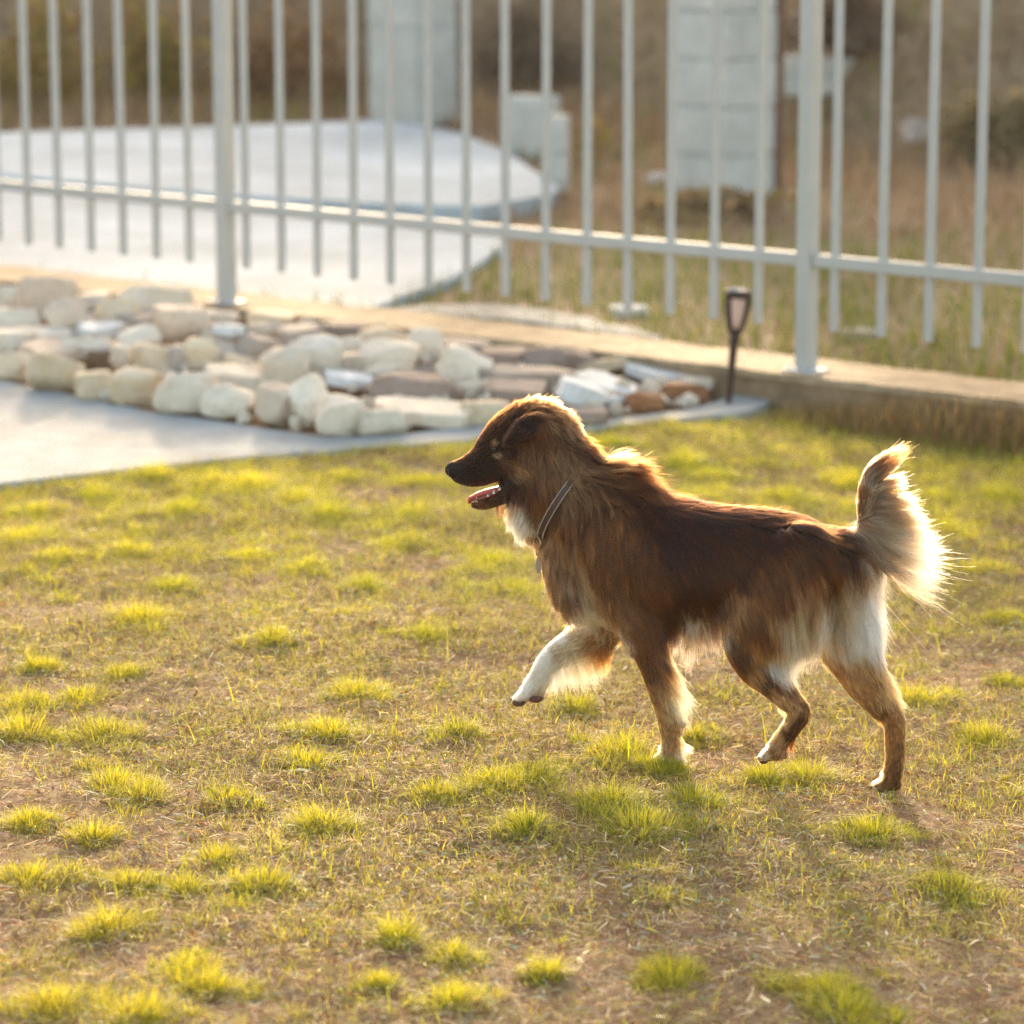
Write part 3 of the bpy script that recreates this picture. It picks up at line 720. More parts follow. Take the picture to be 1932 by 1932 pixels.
wild.add(*blades(P, rng.uniform(.04, .15, n)*(1+.9*sstep(14, 22, dist)), rng.uniform(.004, .010, n)*(1+sstep(14, 22, dist)), rng.random(n)*6.28, rng.uniform(.1, 1.2, n), C, 3, flat=rng.uniform(-1.2, 1.2, n)))
M['wild'] = mat_leaf('wild_grass', .3, .6, .25, (1.1, 1, .7))
w_ = link('wild_grass', wild.build('wild_grass', M['wild'])); tag(w_, 'dry brown wild grass and weeds behind the wall and on the bank', 'grass', None, 'stuff')

# shrubs on the bank
M['bark'] = mat_simple('shrub_bark', (.20, .13, .08), .9, .2, 0, .3, 30)
def shrub(u, v, hw, hh, pal, label, seed, nl=1800):
    rs = np.random.default_rng(seed); p = on_back(u, v); zc = (p-CAM)@FWD; W, H = hw/FPX*zc, hh/FPX*zc
    o = empty('shrub', tuple(p)); tag(o, label, 'shrub', 'shrubs on the bank')
    cl = rs.normal(0, 1, (26, 3)); cl /= np.linalg.norm(cl, axis=1)[:, None]; cl *= rs.uniform(.35, 1, (26, 1)); cl[:, 2] = abs(cl[:, 2])
    c = cl[rs.integers(0, 26, nl)]+rs.normal(0, .17, (nl, 3)); c *= np.array([W, W*.7, H*2]); c[:, 2] = np.maximum(c[:, 2], .02)
    e1 = rs.normal(0, 1, (nl, 3)); e1 /= np.linalg.norm(e1, axis=1)[:, None]; e2 = np.cross(e1, rs.normal(0, 1, (nl, 3))); e2 /= np.linalg.norm(e2, axis=1)[:, None]
    s = rs.uniform(.02, .045, (nl, 1))
    V = np.stack([c-e1*s, c-e2*s*.5, c+e1*s, c+e2*s*.5], 1).reshape(-1, 3); b = np.arange(nl)[:, None]*4
    C = np.array(pal)[rs.integers(0, len(pal), nl)]*rs.uniform(.7, 1.25, (nl, 1))
    link('foliage', np_mesh('foliage', V, [b+np.array([[0, 1, 2, 3]])], M['wild'], np.repeat(C, 4, 0)), o)
    bm = bmesh.new()
    for k in range(5):
        a = cl[k]*np.array([W, W*.7, H*2])*.9; bmesh.ops.create_cone(bm, segments=5, radius1=.008, radius2=.003, depth=1, cap_ends=True,
            matrix=Matrix.Translation(Vector(a)/2) @ Vector(a).to_track_quat('Z', 'Y').to_matrix().to_4x4() @ Matrix.Scale(float(np.linalg.norm(a)), 4, (0, 0, 1)))
    link('stem', bm_mesh('stem', bm, M['bark']), o)
yl = [(.34, .26, .05), (.24, .19, .06), (.28, .16, .06)]; brn = [(.26, .14, .06), (.20, .12, .06), (.32, .19, .09)]
shrub(60, 215, 130, 110, yl, 'olive yellow shrub filling the corner beyond the raised slab', 1, 2400)
shrub(300, 210, 110, 120, yl, 'yellow tinged shrub beyond the raised slab, before the first railing post', 2, 2400)
shrub(560, 205, 130, 110, brn, 'rusty brown shrub beyond the raised slab, beside the plain far pillar', 3, 2400)
shrub(980, 150, 110, 80, [(.25, .19, .13), (.20, .15, .10)], 'dull brown shrub above the pale block at the slab corner', 4)
shrub(1340, 414, 130, 24, [(.36, .23, .12), (.28, .18, .09), (.38, .28, .15), (.30, .24, .10)], 'low dry brown scrub spreading at the foot of the block pillar', 5, 2600)
shrub(1130, 300, 22, 36, [(.45, .32, .04), (.30, .19, .08)], 'sprig with bright yellow leaves beyond the railing', 6, 160)
shrub(1620, 90, 130, 70, [(.22, .16, .11), (.18, .12, .08)], 'dark brown shrub behind the concrete bench', 7)
shrub(1880, 300, 110, 60, [(.30, .22, .12), (.22, .18, .08)], 'straw coloured shrub on the bank by the picture edge', 8)


# warm veil added to lift the darks like a film grade, a thin haze
bm = bmesh.new(); bm_box(bm, -60, 60, -8, 70, -1.6, 9, 0)
hm2 = bpy.data.materials.new('added_haze_volume'); hm2.use_nodes = True; t_ = hm2.node_tree; t_.nodes.remove(t_.nodes['Principled BSDF'])
pv = t_.nodes.new('ShaderNodeVolumePrincipled'); pv.inputs['Density'].default_value = .0005; pv.inputs['Color'].default_value = (.96, .92, .86, 1); pv.inputs['Anisotropy'].default_value = .2
t_.links.new(pv.outputs[0], t_.nodes['Material Output'].inputs['Volume'])
tag(link('added_haze', bm_mesh('added_haze', bm, hm2)), kind='stuff')

# ================================================================== the dog
# sagittal plane of the dog: found from its two standing feet
def GZ(u, v): return GL(u, v)
Fp = GZ(1258, 1442); Hp = GZ(1668, 1492)
SOFF = .034
hv = (Hp-Fp)[:2]; Lh = np.linalg.norm(hv); base_ang = math.atan2(hv[1], hv[0])
yaw = base_ang + math.asin(min(.9, 2*SOFF/Lh))*-1      # hind foot is on the far side
AX = np.array([math.cos(yaw), math.sin(yaw), 0.0])      # towards the tail
NX = np.array([AX[1], -AX[0], 0.0])                     # towards the camera
P0 = Fp - NX*SOFF
DPX = ((P0-CAM)@FWD)/FPX                                 # metres per pixel at the dog
def D(u, v, s=0.0):
    d = ray(u, v); t = ((P0+NX*s-CAM)@NX)/(d@NX)
    return CAM+d*t
def catmull(pts, n):
    P = np.array(pts, float); P = np.vstack([2*P[0]-P[1], P, 2*P[-1]-P[-2]]); out = []
    for i in range(1, len(P)-2):
        for k in range(n):
            t = k/n; a, b, c, d = P[i-1:i+3]
            out.append(.5*((2*b)+(c-a)*t+(2*a-5*b+4*c-d)*t*t+(3*b-a-3*c+d)*t**3))
    out.append(P[-2]); return np.array(out)
BV, BF, BL = [], [], []                                  # body vertices, faces, label per vertex
LABELS = ['body', 'head', 'tail', 'fn', 'ff', 'hn', 'hf']
def tube(label, st, n=6, seg=20, s_all=None):
    """st rows: u, v, half thickness px, lateral half px, s (m)"""
    st = [tuple(r) if len(r) == 5 else tuple(r)+(s_all or 0.0,) for r in st]
    S_ = catmull(st, n); S_[:, 2:4] = np.maximum(S_[:, 2:4], 2.0)
    C = np.array([D(r[0], r[1], r[4]) for r in S_])
    tg = np.gradient(C, axis=0); tg /= np.linalg.norm(tg, axis=1)[:, None]
    base = sum(len(x) for x in BV); rows = []
    def ring(c, t, ry, rx):
        upv = np.cross(t, NX); upv /= np.linalg.norm(upv); lat = np.cross(upv, t)
        a = np.arange(seg)*2*np.pi/seg
        return c+np.cos(a)[:, None]*lat*rx*DPX+np.sin(a)[:, None]*upv*ry*DPX
    r0 = S_[0, 2:4].mean()*DPX; r1 = S_[-1, 2:4].mean()*DPX
    for q in (.98, .8, .45):                             # rounded ends
        sc = math.sqrt(1-q*q); rows.append(ring(C[0]-tg[0]*r0*q, tg[0], S_[0, 2]*sc, S_[0, 3]*sc))
    for k in range(len(S_)): rows.append(ring(C[k], tg[k], S_[k, 2], S_[k, 3]))
    for q in (.45, .8, .98):
        sc = math.sqrt(1-q*q); rows.append(ring(C[-1]+tg[-1]*r1*q, tg[-1], S_[-1, 2]*sc, S_[-1, 3]*sc))
    V = np.concatenate(rows); m = len(rows)
    BV.append(V); BL.append(np.full(len(V), LABELS.index(label)))
    for k in range(m-1):
        for j in range(seg):
            a, b = base+k*seg+j, base+k*seg+(j+1) % seg
            BF.append((a, b, b+seg, a+seg))
    BF.append(tuple(base+j for j in range(seg))[::-1]); BF.append(tuple(base+(m-1)*seg+j for j in range(seg)))
def blob(label, u, v, s, a, b, l, ang=0):
    """ellipsoid: half lengths a (along ang), b (across), l lateral, in px"""
    ca, sa = math.cos(R(ang)), math.sin(R(ang))
    tube(label, [(u-ca*a*.6, v-sa*a*.6, b*.8, l*.8, s), (u, v, b, l, s), (u+ca*a*.6, v+sa*a*.6, b*.8, l*.8, s)], 3, 12)

# torso: u, top, bottom, lateral
TOR = [(1062,985,1080,42),(1095,940,1122,60),(1140,912,1150,76),(1190,912,1178,86),(1240,930,1185,92),(1300,946,1172,94),(1360,958,1160,88),
       (1420,962,1155,80),(1480,970,1150,78),(1540,990,1140,76),(1590,1005,1110,64),(1624,1022,1075,44)]
tube('body', [(u, (a+b)/2, (b-a)/2, l) for u, a, b, l in TOR], 5, 28)
tube('body', [(1150,1000,100,74),(1105,955,92,68),(1066,905,84,60),(1030,862,72,54),(1008,835,58,50)], 5, 24)
tube('body', [(992,930,24,28),(993,962,28,32),(1008,994,26,32)], 5, 18)                  # throat ruff
blob('body', 1165, 894, 0, 46, 17, 30, 8)                                             # tuft on the withers
tube('body', [(1060,1000,40,40),(1075,1060,48,48),(1100,1110,44,52)], 5, 20)           # fore chest
tube('body', [(1165,990,50,20,.062),(1165,1060,56,24,.066),(1185,1130,48,26,.06),(1210,1185,38,26,.05)], 5, 18)   # shoulder, near
tube('body', [(1165,990,50,20,-.062),(1150,1060,56,24,-.066),(1150,1130,48,26,-.06),(1150,1175,38,26,-.05)], 5, 18)
# head
tube('head', [(1052,850,52,46),(1030,826,58,52),(1000,818,58,52),(972,824,52,48),(948,836,44,40),(930,848,35,31)], 5, 24)
tube('head', [(950,850,42,38),(930,864,41,34),(910,879,37,28),(884,888,30,24),(866,888,23,20),(854,886,16,15)], 5, 22)
tube('head', [(1010,888,36,42),(980,902,27,40),(955,928,17,27),(930,942,14,20),(910,950,11,16),(896,952,6,11)], 5, 18)
for sg in (1, -1):
    blob('head', 985, 872, .030*sg, 40, 34, 26, 30)                                  # cheek
    blob('head', 936, 836, .021*sg, 17, 10, 12, 40)                                  # brow
    tube('head', [(1020,800,20,8,.050*sg),(1000,806,25,8,.060*sg),(980,818,22,7,.064*sg),(962,832,13,6,.062*sg),(953,840,6,4,.060*sg)], 5, 14)   # ear flap
blob('head', 1012, 796, .036, 16, 16, 16); blob('head', 1012, 796, -.036, 16, 16, 16)
# tail core
tube('tail', [(1600,1035,34,30),(1626,1026,26,22),(1642,998,28,22),(1650,965,29,22),(1648,932,26,20),(1648,902,19,16),(1656,880,10,8)], 5, 14)
# fore legs
tube('fn', [(1205,1165,44,32),(1216,1200,36,28),(1232,1255,25,22),(1247,1310,21,18),(1258,1345,20,17),(1264,1368,21,18),(1266,1395,18,16),(1266,1418,20,18)], 5, 16, .05)
tube('ff', [(1150,1160,46,30),(1128,1188,38,26),(1090,1212,31,23),(1056,1232,26,20),(1034,1252,23,18),(1019,1278,21,17),(1004,1298,20,18)], 5, 16, -.052)
tube('hn', [(1525,1040,60,34),(1485,1100,80,44),(1448,1165,80,42),(1426,1215,60,33),(1436,1255,43,26),(1462,1291,28,20),(1490,1322,23,16),(1509,1344,21,15),(1498,1364,18,14),(1483,1386,17,14),(1466,1408,17,15)], 5, 18, .052)
tube('hf', [(1560,1060,60,34),(1578,1130,66,38),(1596,1190,58,34),(1612,1240,50,28),(1636,1290,39,23),(1664,1330,28,18),(1686,1356,22,16),(1689,1395,19,15),(1688,1435,18,15),(1684,1462,18,16)], 5, 18, -.040)
# feet: toes and pads
def foot(label, u, v, s, ang, L=17, r=10.5):
    ca, sa = math.cos(R(ang)), math.sin(R(ang))
    for k, (ds, fw) in enumerate([(-.016, -4), (-.0055, 3), (.0055, 3), (.016, -4)]):
        cu, cv = u+ca*fw, v+sa*fw
        tube(label, [(cu-ca*L*.9, cv-sa*L*.9-3, r*1.05, 7.5, s+ds*.8), (cu-ca*L*.1, cv-sa*L*.1, r, 7, s+ds), (cu+ca*L*.55, cv+sa*L*.55+2, r*.72, 6, s+ds*1.05)], 3, 10)
foot('fn', 1243, 1433, .05, 170); blob('fn', 1268, 1434, .05, 20, 10, 17, 0)
foot('ff', 984, 1313, -.052, 152); blob('ff', 1012, 1310, -.052, 17, 13, 16, 150)
foot('hn', 1446, 1425, .052, 155, 15); blob('hn', 1466, 1424, .052, 18, 11, 15, 0)
foot('hf', 1658, 1482, -.040, 175, 15); blob('hf', 1680, 1480, -.040, 18, 13, 15, 0)
# voxel union -> one continuous skin
raw = np.concatenate(BV); lab_raw = np.concatenate(BL)
tmp = bpy.data.meshes.new('raw'); tmp.from_pydata(raw.tolist(), [], BF)
bmt = bmesh.new(); bmt.from_mesh(tmp); bmesh.ops.recalc_face_normals(bmt, faces=bmt.faces); bmt.to_mesh(tmp); bmt.free()
to = bpy.data.objects.new('raw', tmp); col.objects.link(to)
md = to.modifiers.new('r', 'REMESH'); md.mode = 'VOXEL'; md.voxel_size = .0036; md.use_smooth_shade = True
ms = to.modifiers.new('s', 'SMOOTH'); ms.factor = .5; ms.iterations = 6
dg = bpy.context.evaluated_depsgraph_get()
ev = to.evaluated_get(dg); body_me = bpy.data.meshes.new_from_object(ev); body_me.name = 'body'
bpy.data.objects.remove(to)
nv = len(body_me.vertices); BVT = np.zeros(nv*3, np.float32); body_me.vertices.foreach_get('co', BVT); BVT = BVT.reshape(-1, 3).astype(float)
kd = KDTree(len(raw))
for i_, p in enumerate(raw): kd.insert(p, i_)
kd.balance()
vlab = np.array([lab_raw[kd.find(p)[1]] for p in BVT])
tris_n = body_me.loop_triangles; body_me.calc_loop_triangles()
TRI = np.zeros(len(body_me.loop_triangles)*3, np.int32); body_me.loop_triangles.foreach_get('vertices', TRI); TRI = TRI.reshape(-1, 3)
VN = np.zeros(nv*3, np.float32); body_me.vertices.foreach_get('normal', VN); VN = VN.reshape(-1, 3).astype(float)
bvh = BVHTree.FromPolygons(BVT.tolist(), TRI.tolist())

# ---- coat colours (albedo of the hair) ------------------------------------------------
cD = (.0215, .0052, .0008); cd_ = (.042, .0105, .0013); cB = (.066, .0195, .0030); cM = (.0125, .0040, .0012); cR = (.120, .038, .0065); cT = (.235, .110, .038); cG = (.150, .076, .031); cE = (.215, .140, .082); cF = (.42, .32, .215)
cC = (.55, .39, .22); cW = (.88, .80, .68); cL = (.36, .150, .040); cQ = (.43, .225, .082)
COAT = {
 'head': [(852,878,cM,cM),(880,880,cM,cM),(880,905,cM,cM),(910,865,cM,cM),(905,890,cM,cM),(925,900,cM,cM),(930,830,cM,cM),(950,790,cM,cd_),(965,860,cd_,cM),(960,885,cd_,cd_),(955,905,cM,cM),(976,886,cT,cC),(968,876,cB,cT),
   (985,905,cM,cM),(930,950,cd_,cM),(905,958,cB,cT),(953,940,cM,cM),(975,930,cd_,cM),(970,768,cM,cd_),(1000,752,cB,cT),(1030,757,cB,cT),(1046,780,cB,cG),(990,800,cM,cM),(970,825,cM,cM),(950,842,cM,cM),(1005,800,cM,cd_),
   (1022,815,cB,cR),(1030,850,cR,cB),(1040,800,cB,cT),(1060,820,cB,cG),(1045,870,cB,cT),(1010,860,cB,cR),(990,850,cd_,cB),(1010,910,cd_,cM),(1060,860,cG,cT)],
 'body': [(1060,800,cd_,cG),(1085,815,cd_,cD),(1110,840,cB,cd_),(1125,865,cB,cD),(1050,860,cG,cG),(1080,870,cG,cT),(1035,890,cB,cR),(1060,910,cG,cT),(1015,920,cB,cB),(1000,905,cd_,cB),(1030,950,cB,cG),(1005,960,cB,cB),(975,950,cT,cC),
   (970,980,cW,cW),(985,1000,cW,cW),(1005,1000,cC,cT),(1020,1000,cT,cB),(1085,910,cG,cB),
   (1140,875,cB,cG),(1170,872,cd_,cR),(1205,885,cd_,cD),(1215,900,cM,cM),(1225,912,cM,cD),(1100,930,cB,cT),(1135,920,cB,cT),(1180,920,cB,cB),(1060,985,cB,cT),(1090,970,cB,cB),(1045,1020,cB,cG),(1035,1045,cG,cT),(1070,1030,cR,cG),(1100,1010,cB,cR),(1140,980,cB,cR),
   (1180,990,cR,cB),(1050,1085,cB,cT),(1065,1115,cd_,cB),(1090,1080,cT,cC),(1085,1125,cC,cW),(1105,1150,cW,cC),(1125,1060,cB,cR),(1135,1115,cT,cT),(1150,1090,cB,cB),(1165,1150,cR,cT),(1185,1080,cB,cR),(1195,1020,cR,cB),
   (1210,960,cd_,cD),(1215,1040,cd_,cB),(1220,1100,cB,cR),(1195,1180,cB,cR),(1240,1190,cB,cB),(1240,930,cM,cM),(1300,945,cM,cM),(1370,960,cM,cM),(1440,962,cM,cM),(1510,975,cM,cM),(1560,995,cM,cM),(1610,1010,cM,cM),
   (1260,1000,cD,cD),(1320,1010,cD,cd_),(1400,1020,cd_,cD),(1480,1020,cD,cd_),(1540,1030,cD,cB),(1600,1050,cd_,cB),(1260,1060,cD,cd_),(1330,1070,cd_,cD),(1400,1080,cd_,cd_),(1460,1070,cB,cB),(1520,1070,cB,cB),(1570,1080,cB,cR),
   (1290,1120,cd_,cD),(1350,1110,cB,cd_),(1330,1150,cB,cB),(1270,1160,cd_,cD),(1400,1120,cR,cT),(1380,1165,cT,cR),(1420,1180,cB,cR),(1440,1130,cB,cR),(1480,1110,cB,cR),(1290,1185,cC,cW),(1330,1185,cC,cW),(1250,1195,cB,cd_),(1150,1195,cW,cC),
   (1530,1095,cR,cT),(1530,1130,cT,cC),(1580,1110,cT,cC),(1490,1150,cT,cC),(1455,1200,cR,cT),(1620,1090,cC,cW),(1560,1160,cC,cW),(1600,1140,cW,cW),(1640,1110,cW,cW),(1500,1165,cT,cC),(1520,1200,cC,cW),(1485,1205,cC,cW),(1470,1170,cR,cT),(1460,1210,cB,cR)],
 'tail': [(1610,1015,cM,cD),(1605,1045,cd_,cB),(1630,1015,cG,cE),(1630,1042,cT,cF),(1645,1035,cE,cF),(1640,1005,cE,cF),(1658,995,cE,cF),(1650,968,cE,cE),(1668,962,cG,cE),(1632,945,cB,cG),(1650,938,cE,cE),(1668,930,cG,cE),(1650,905,cE,cE),(1666,890,cB,cB)],
 'fn': [(1262,1230,cL,cC),(1264,1270,cL,cC),(1268,1305,cC,cC),(1190,1180,cB,cR),(1230,1190,cR,cB),(1215,1225,cB,cB),(1245,1230,cB,cR),(1222,1270,cB,cR),(1245,1275,cR,cL),(1235,1310,cR,cL),(1255,1310,cL,cQ),(1245,1345,cL,cL),(1268,1345,cQ,cQ),(1255,1380,cL,cQ),(1280,1375,cL,cQ),(1262,1410,cL,cQ),(1285,1420,cQ,cW),(1235,1432,cW,cW),(1260,1435,cQ,cW)],
 'ff': [(1160,1170,cR,cL),(1140,1190,cB,cR),(1115,1175,cL,cR),(1120,1205,cR,cL),(1085,1195,cC,cL),(1080,1225,cC,cC),(1055,1205,cW,cW),(1050,1235,cC,cC),(1030,1240,cW,cW),(1020,1285,cW,cC),(990,1300,cW,cW),(965,1318,cW,cW),(1010,1312,cC,cL)],
 'hn': [(1525,1050,cB,cB),(1490,1080,cB,cR),(1450,1100,cB,cB),(1420,1130,cR,cL),(1395,1160,cL,cR),(1375,1200,cB,cd_),(1390,1245,cd_,cB),(1420,1180,cB,cR),(1450,1160,cB,cR),(1430,1220,cR,cL),(1470,1200,cL,cQ),(1500,1180,cQ,cW),(1490,1140,cR,cL),(1535,1110,cL,cQ),
   (1460,1235,cQ,cW),(1480,1260,cW,cQ),(1500,1215,cW,cW),(1425,1270,cB,cL),(1450,1285,cB,cd_),(1475,1300,cR,cB),(1470,1325,cL,cQ),(1500,1330,cL,cQ),(1515,1340,cR,cL),(1480,1360,cQ,cL),(1505,1370,cB,cd_),(1470,1390,cQ,cL),(1490,1395,cB,cB),(1445,1415,cQ,cW),(1460,1425,cL,cR),(1435,1430,cQ,cQ)],
 'hf': [(1560,1080,cB,cR),(1600,1110,cQ,cW),(1620,1150,cW,cW),(1560,1180,cL,cQ),(1600,1200,cQ,cW),(1570,1240,cR,cL),(1610,1240,cL,cQ),(1650,1215,cQ,cW),(1600,1275,cL,cL),(1650,1265,cL,cQ),(1635,1310,cL,cL),(1670,1310,cL,cQ),(1660,1345,cR,cL),(1690,1340,cL,cL),(1680,1380,cL,cR),(1700,1380,cL,cL),(1675,1430,cL,cR),(1700,1430,cB,cL),(1650,1480,cQ,cL),(1680,1475,cR,cL),(1690,1490,cB,cR)],
}
# ---- lie of the coat: u, v, heading (deg, 0 = towards the tail, 90 = down), length px, lift, cling
GROOM = {
 'head': [(852,880,0,5,.1,1),(880,868,-15,6,.1,1),(885,900,5,6,.1,1),(910,860,-25,7,.1,1),(910,900,5,8,.1,1),(930,832,-50,12,.25,1),(945,800,-45,16,.3,1),(975,768,-25,24,.45,.6),(1000,755,-25,30,.5,.3),(1030,758,-5,34,.45,.3),(1050,780,25,36,.4,.4),
   (940,860,10,9,.12,1),(960,880,25,14,.15,1),(980,890,40,26,.25,.7),(1000,905,60,42,.3,.4),(1000,930,75,48,.3,.3),(965,845,25,9,.1,1),(985,820,150,10,.12,1),(960,835,150,9,.1,1),(1005,800,30,14,.2,1),
   (1025,815,80,30,.3,.5),(1030,845,95,34,.35,.4),(1045,860,70,36,.25,.7),(1060,820,45,40,.25,.7),(900,955,10,7,.2,1),(930,955,20,9,.2,1),(955,945,30,18,.25,.7),(975,940,70,40,.3,.3)],
 'body': [(1060,800,40,40,.3,.6),(1090,830,50,42,.3,.6),(1115,860,50,36,.25,.7),(1050,860,70,42,.2,.8),(1080,890,65,44,.2,.8),(1020,900,80,50,.2,.7),(1040,940,85,46,.2,.8),(1000,930,90,52,.25,.5),(980,960,108,42,.35,.2),(985,1000,105,32,.3,.2),(1012,1000,95,18,.2,.7),
   (1125,890,5,50,.25,.7),(1145,885,-10,62,.45,.2),(1185,890,5,62,.4,.2),(1215,905,15,55,.3,.4),(1120,930,60,50,.2,.8),(1160,930,60,50,.2,.8),(1060,990,95,48,.25,.6),(1100,990,90,50,.2,.8),(1040,1030,88,34,.25,.6),(1055,1085,80,60,.35,.2),(1075,1115,72,62,.3,.15),
   (1150,1000,90,50,.15,.9),(1110,1070,82,56,.2,.7),(1180,1060,85,48,.15,.9),(1110,1140,70,50,.25,.4),(1160,1150,70,48,.2,.7),(1210,1180,62,46,.2,.6),(1210,1000,85,46,.15,.9),(1240,930,30,46,.2,.8),(1300,945,18,40,.2,.9),(1370,957,10,36,.2,.9),
   (1450,962,8,36,.15,.9),(1520,980,15,36,.15,.9),(1560,995,20,40,.25,.7),(1610,1012,20,40,.3,.6),(1260,1000,60,44,.14,1),(1340,1010,50,42,.14,1),(1420,1020,45,40,.14,1),(1500,1020,50,40,.14,1),(1570,1040,55,44,.15,.9),
   (1260,1080,65,46,.14,.9),(1340,1090,55,42,.14,.9),(1410,1090,62,42,.14,.9),(1490,1090,70,44,.15,.9),(1560,1090,68,54,.18,.7),(1290,1150,75,50,.15,.7),(1250,1185,80,46,.2,.5),(1270,1182,84,60,.15,.2),(1300,1172,88,85,.12,.05),(1335,1168,86,75,.12,.05),(1380,1160,65,42,.18,.7),
   (1200,1190,75,44,.2,.5),(1150,1190,80,36,.2,.5),(1620,1060,68,90,.25,.3),(1600,1110,78,110,.22,.2),(1640,1100,75,100,.25,.1),(1540,1140,80,95,.2,.3),(1500,1180,82,95,.2,.25),(1560,1150,80,110,.2,.2)],
 'tail': [(1605,1040,55,80,.25,.3),(1615,1012,20,30,.25,.7),(1630,1045,76,158,.22,0),(1640,1024,64,158,.25,0),(1648,1007,46,138,.26,0),(1660,990,30,98,.24,0),(1668,968,16,72,.24,0),(1668,942,2,56,.24,0),(1664,915,-22,42,.24,0),(1660,896,-48,42,.28,0),(1668,882,-28,72,.3,0),
   (1632,960,-80,14,.2,1),(1636,920,-85,14,.2,1)],
 'fn': [(1200,1180,70,40,.2,.6),(1215,1230,78,16,.15,1),(1235,1290,75,11,.12,1),(1255,1350,78,8,.12,1),(1262,1400,88,9,.15,1),(1240,1432,170,7,.15,1),(1265,1432,90,7,.2,1)],
 'ff': [(1150,1170,150,30,.2,.7),(1110,1200,150,14,.15,1),(1060,1230,145,9,.12,1),(1030,1260,120,8,.12,1),(1000,1300,140,8,.12,1),(970,1316,155,6,.12,1)],
 'hn': [(1525,1050,68,44,.15,.9),(1480,1100,70,44,.15,.9),(1420,1140,70,42,.18,.8),(1385,1200,68,24,.15,.9),(1430,1190,72,46,.18,.7),(1480,1170,78,72,.2,.4),(1510,1150,80,84,.2,.3),(1470,1220,78,66,.2,.35),(1430,1240,60,30,.18,.8),(1465,1265,70,42,.22,.4),(1455,1290,48,14,.12,1),(1490,1325,45,9,.12,1),(1500,1365,125,9,.12,1),(1475,1400,130,9,.15,1),(1445,1420,160,7,.15,1)],
 'hf': [(1560,1080,75,60,.2,.5),(1600,1120,80,85,.2,.2),(1620,1170,82,70,.22,.15),(1580,1190,75,60,.2,.5),(1640,1210,80,34,.22,.3),(1590,1250,65,18,.15,.9),(1640,1250,65,20,.18,.6),(1640,1300,50,12,.12,1),(1670,1310,58,20,.2,.6),(1685,1350,75,9,.12,1),(1688,1410,92,8,.12,1),(1684,1460,100,8,.15,1),(1655,1482,170,7,.12,1)],
}
def idw(u, v, tab, pw=3.0):
    T_ = np.array([t[:2] for t in tab], float)
    d2 = (u[:, None]-T_[None, :, 0])**2+(v[:, None]-T_[None, :, 1])**2+9.0
    w_ = d2**(-pw/2); return w_/w_.sum(1)[:, None]
AZ = np.array([0, 0, 1.0])
BLEND = {'fn': (1175, 1225), 'ff': (1150, 1190), 'hn': (1150, 1235), 'hf': (1090, 1170)}
def body_w(L_, v):
    return 1-sstep(*BLEND[L_], v) if L_ in BLEND else np.zeros(len(v))
def groom_at(lab, u, v):
    n = len(u); out = np.zeros((n, 5))
    for k, L_ in enumerate(LABELS):
        m = lab == k
        if not m.any(): continue
        T_ = GROOM[L_]; W_ = idw(u[m], v[m], T_, 3.2); A_ = np.array([t[2:] for t in T_], float)
        a = np.radians(A_[:, 0]); vx, vy = W_@np.cos(a), W_@np.sin(a); rest = W_@A_[:, 1:]
        if L_ in BLEND:
            TB = GROOM['body']; WB = idw(u[m], v[m], TB, 3.2); AB = np.array([t[2:] for t in TB], float); ab = np.radians(AB[:, 0])
            bw = body_w(L_, v[m]); vx = vx*(1-bw)+bw*(WB@np.cos(ab)); vy = vy*(1-bw)+bw*(WB@np.sin(ab)); rest = rest*(1-bw)[:, None]+bw[:, None]*(WB@AB[:, 1:])
        q = np.hypot(vx, vy)+1e-9
        out[m, 0] = vx/q; out[m, 1] = vy/q; out[m, 2:] = rest
    return out
def coat_at(lab, u, v, P, sharp=5.0, warp=1.0):
    n1 = (fbm(P, 38, 5, 3)-.5)*2; n2 = (fbm(P, 38, 9, 3)-.5)*2; m1 = (fbm(P, 110, 15, 2)-.5)*2; m2 = (fbm(P, 110, 19, 2)-.5)*2
    uu = u+warp*(n1*34+m1*16); vv = v+warp*(n2*44+m2*22)
    fine = np.isin(lab, [1]); k = np.where(fine, .25, np.where((lab >= 3) & (v > 1200), .4, 1.0))
    uu = u+(uu-u)*k; vv = v+(vv-v)*k
    root = np.zeros((len(u), 3)); tip = np.zeros((len(u), 3))
    for q, L_ in enumerate(LABELS):
        m = lab == q
        if not m.any(): continue
        T_ = COAT[L_]; W_ = idw(uu[m], vv[m], T_, sharp)
        root[m] = W_@np.array([t[2] for t in T_]); tip[m] = W_@np.array([t[3] for t in T_])
        if L_ in BLEND:
            TB = COAT['body']; WB = idw(uu[m], vv[m], TB, sharp); bw = body_w(L_, vv[m])[:, None]
            root[m] = root[m]*(1-bw)+bw*(WB@np.array([t[2] for t in TB])); tip[m] = tip[m]*(1-bw)+bw*(WB@np.array([t[3] for t in TB]))
    # tan marks above and below the eye
    for (eu, ev_, a, b) in [(932, 838, 6.5, 5), (937, 859, 9, 5)]:
        g = np.exp(-(((u-eu)/a)**2+((v-ev_)/b)**2)**1.5)[:, None]*(lab == 1)[:, None]
        root = root*(1-g)+np.array(cT)*g; tip = tip*(1-g)+np.array(cC)*g
    return root, tip
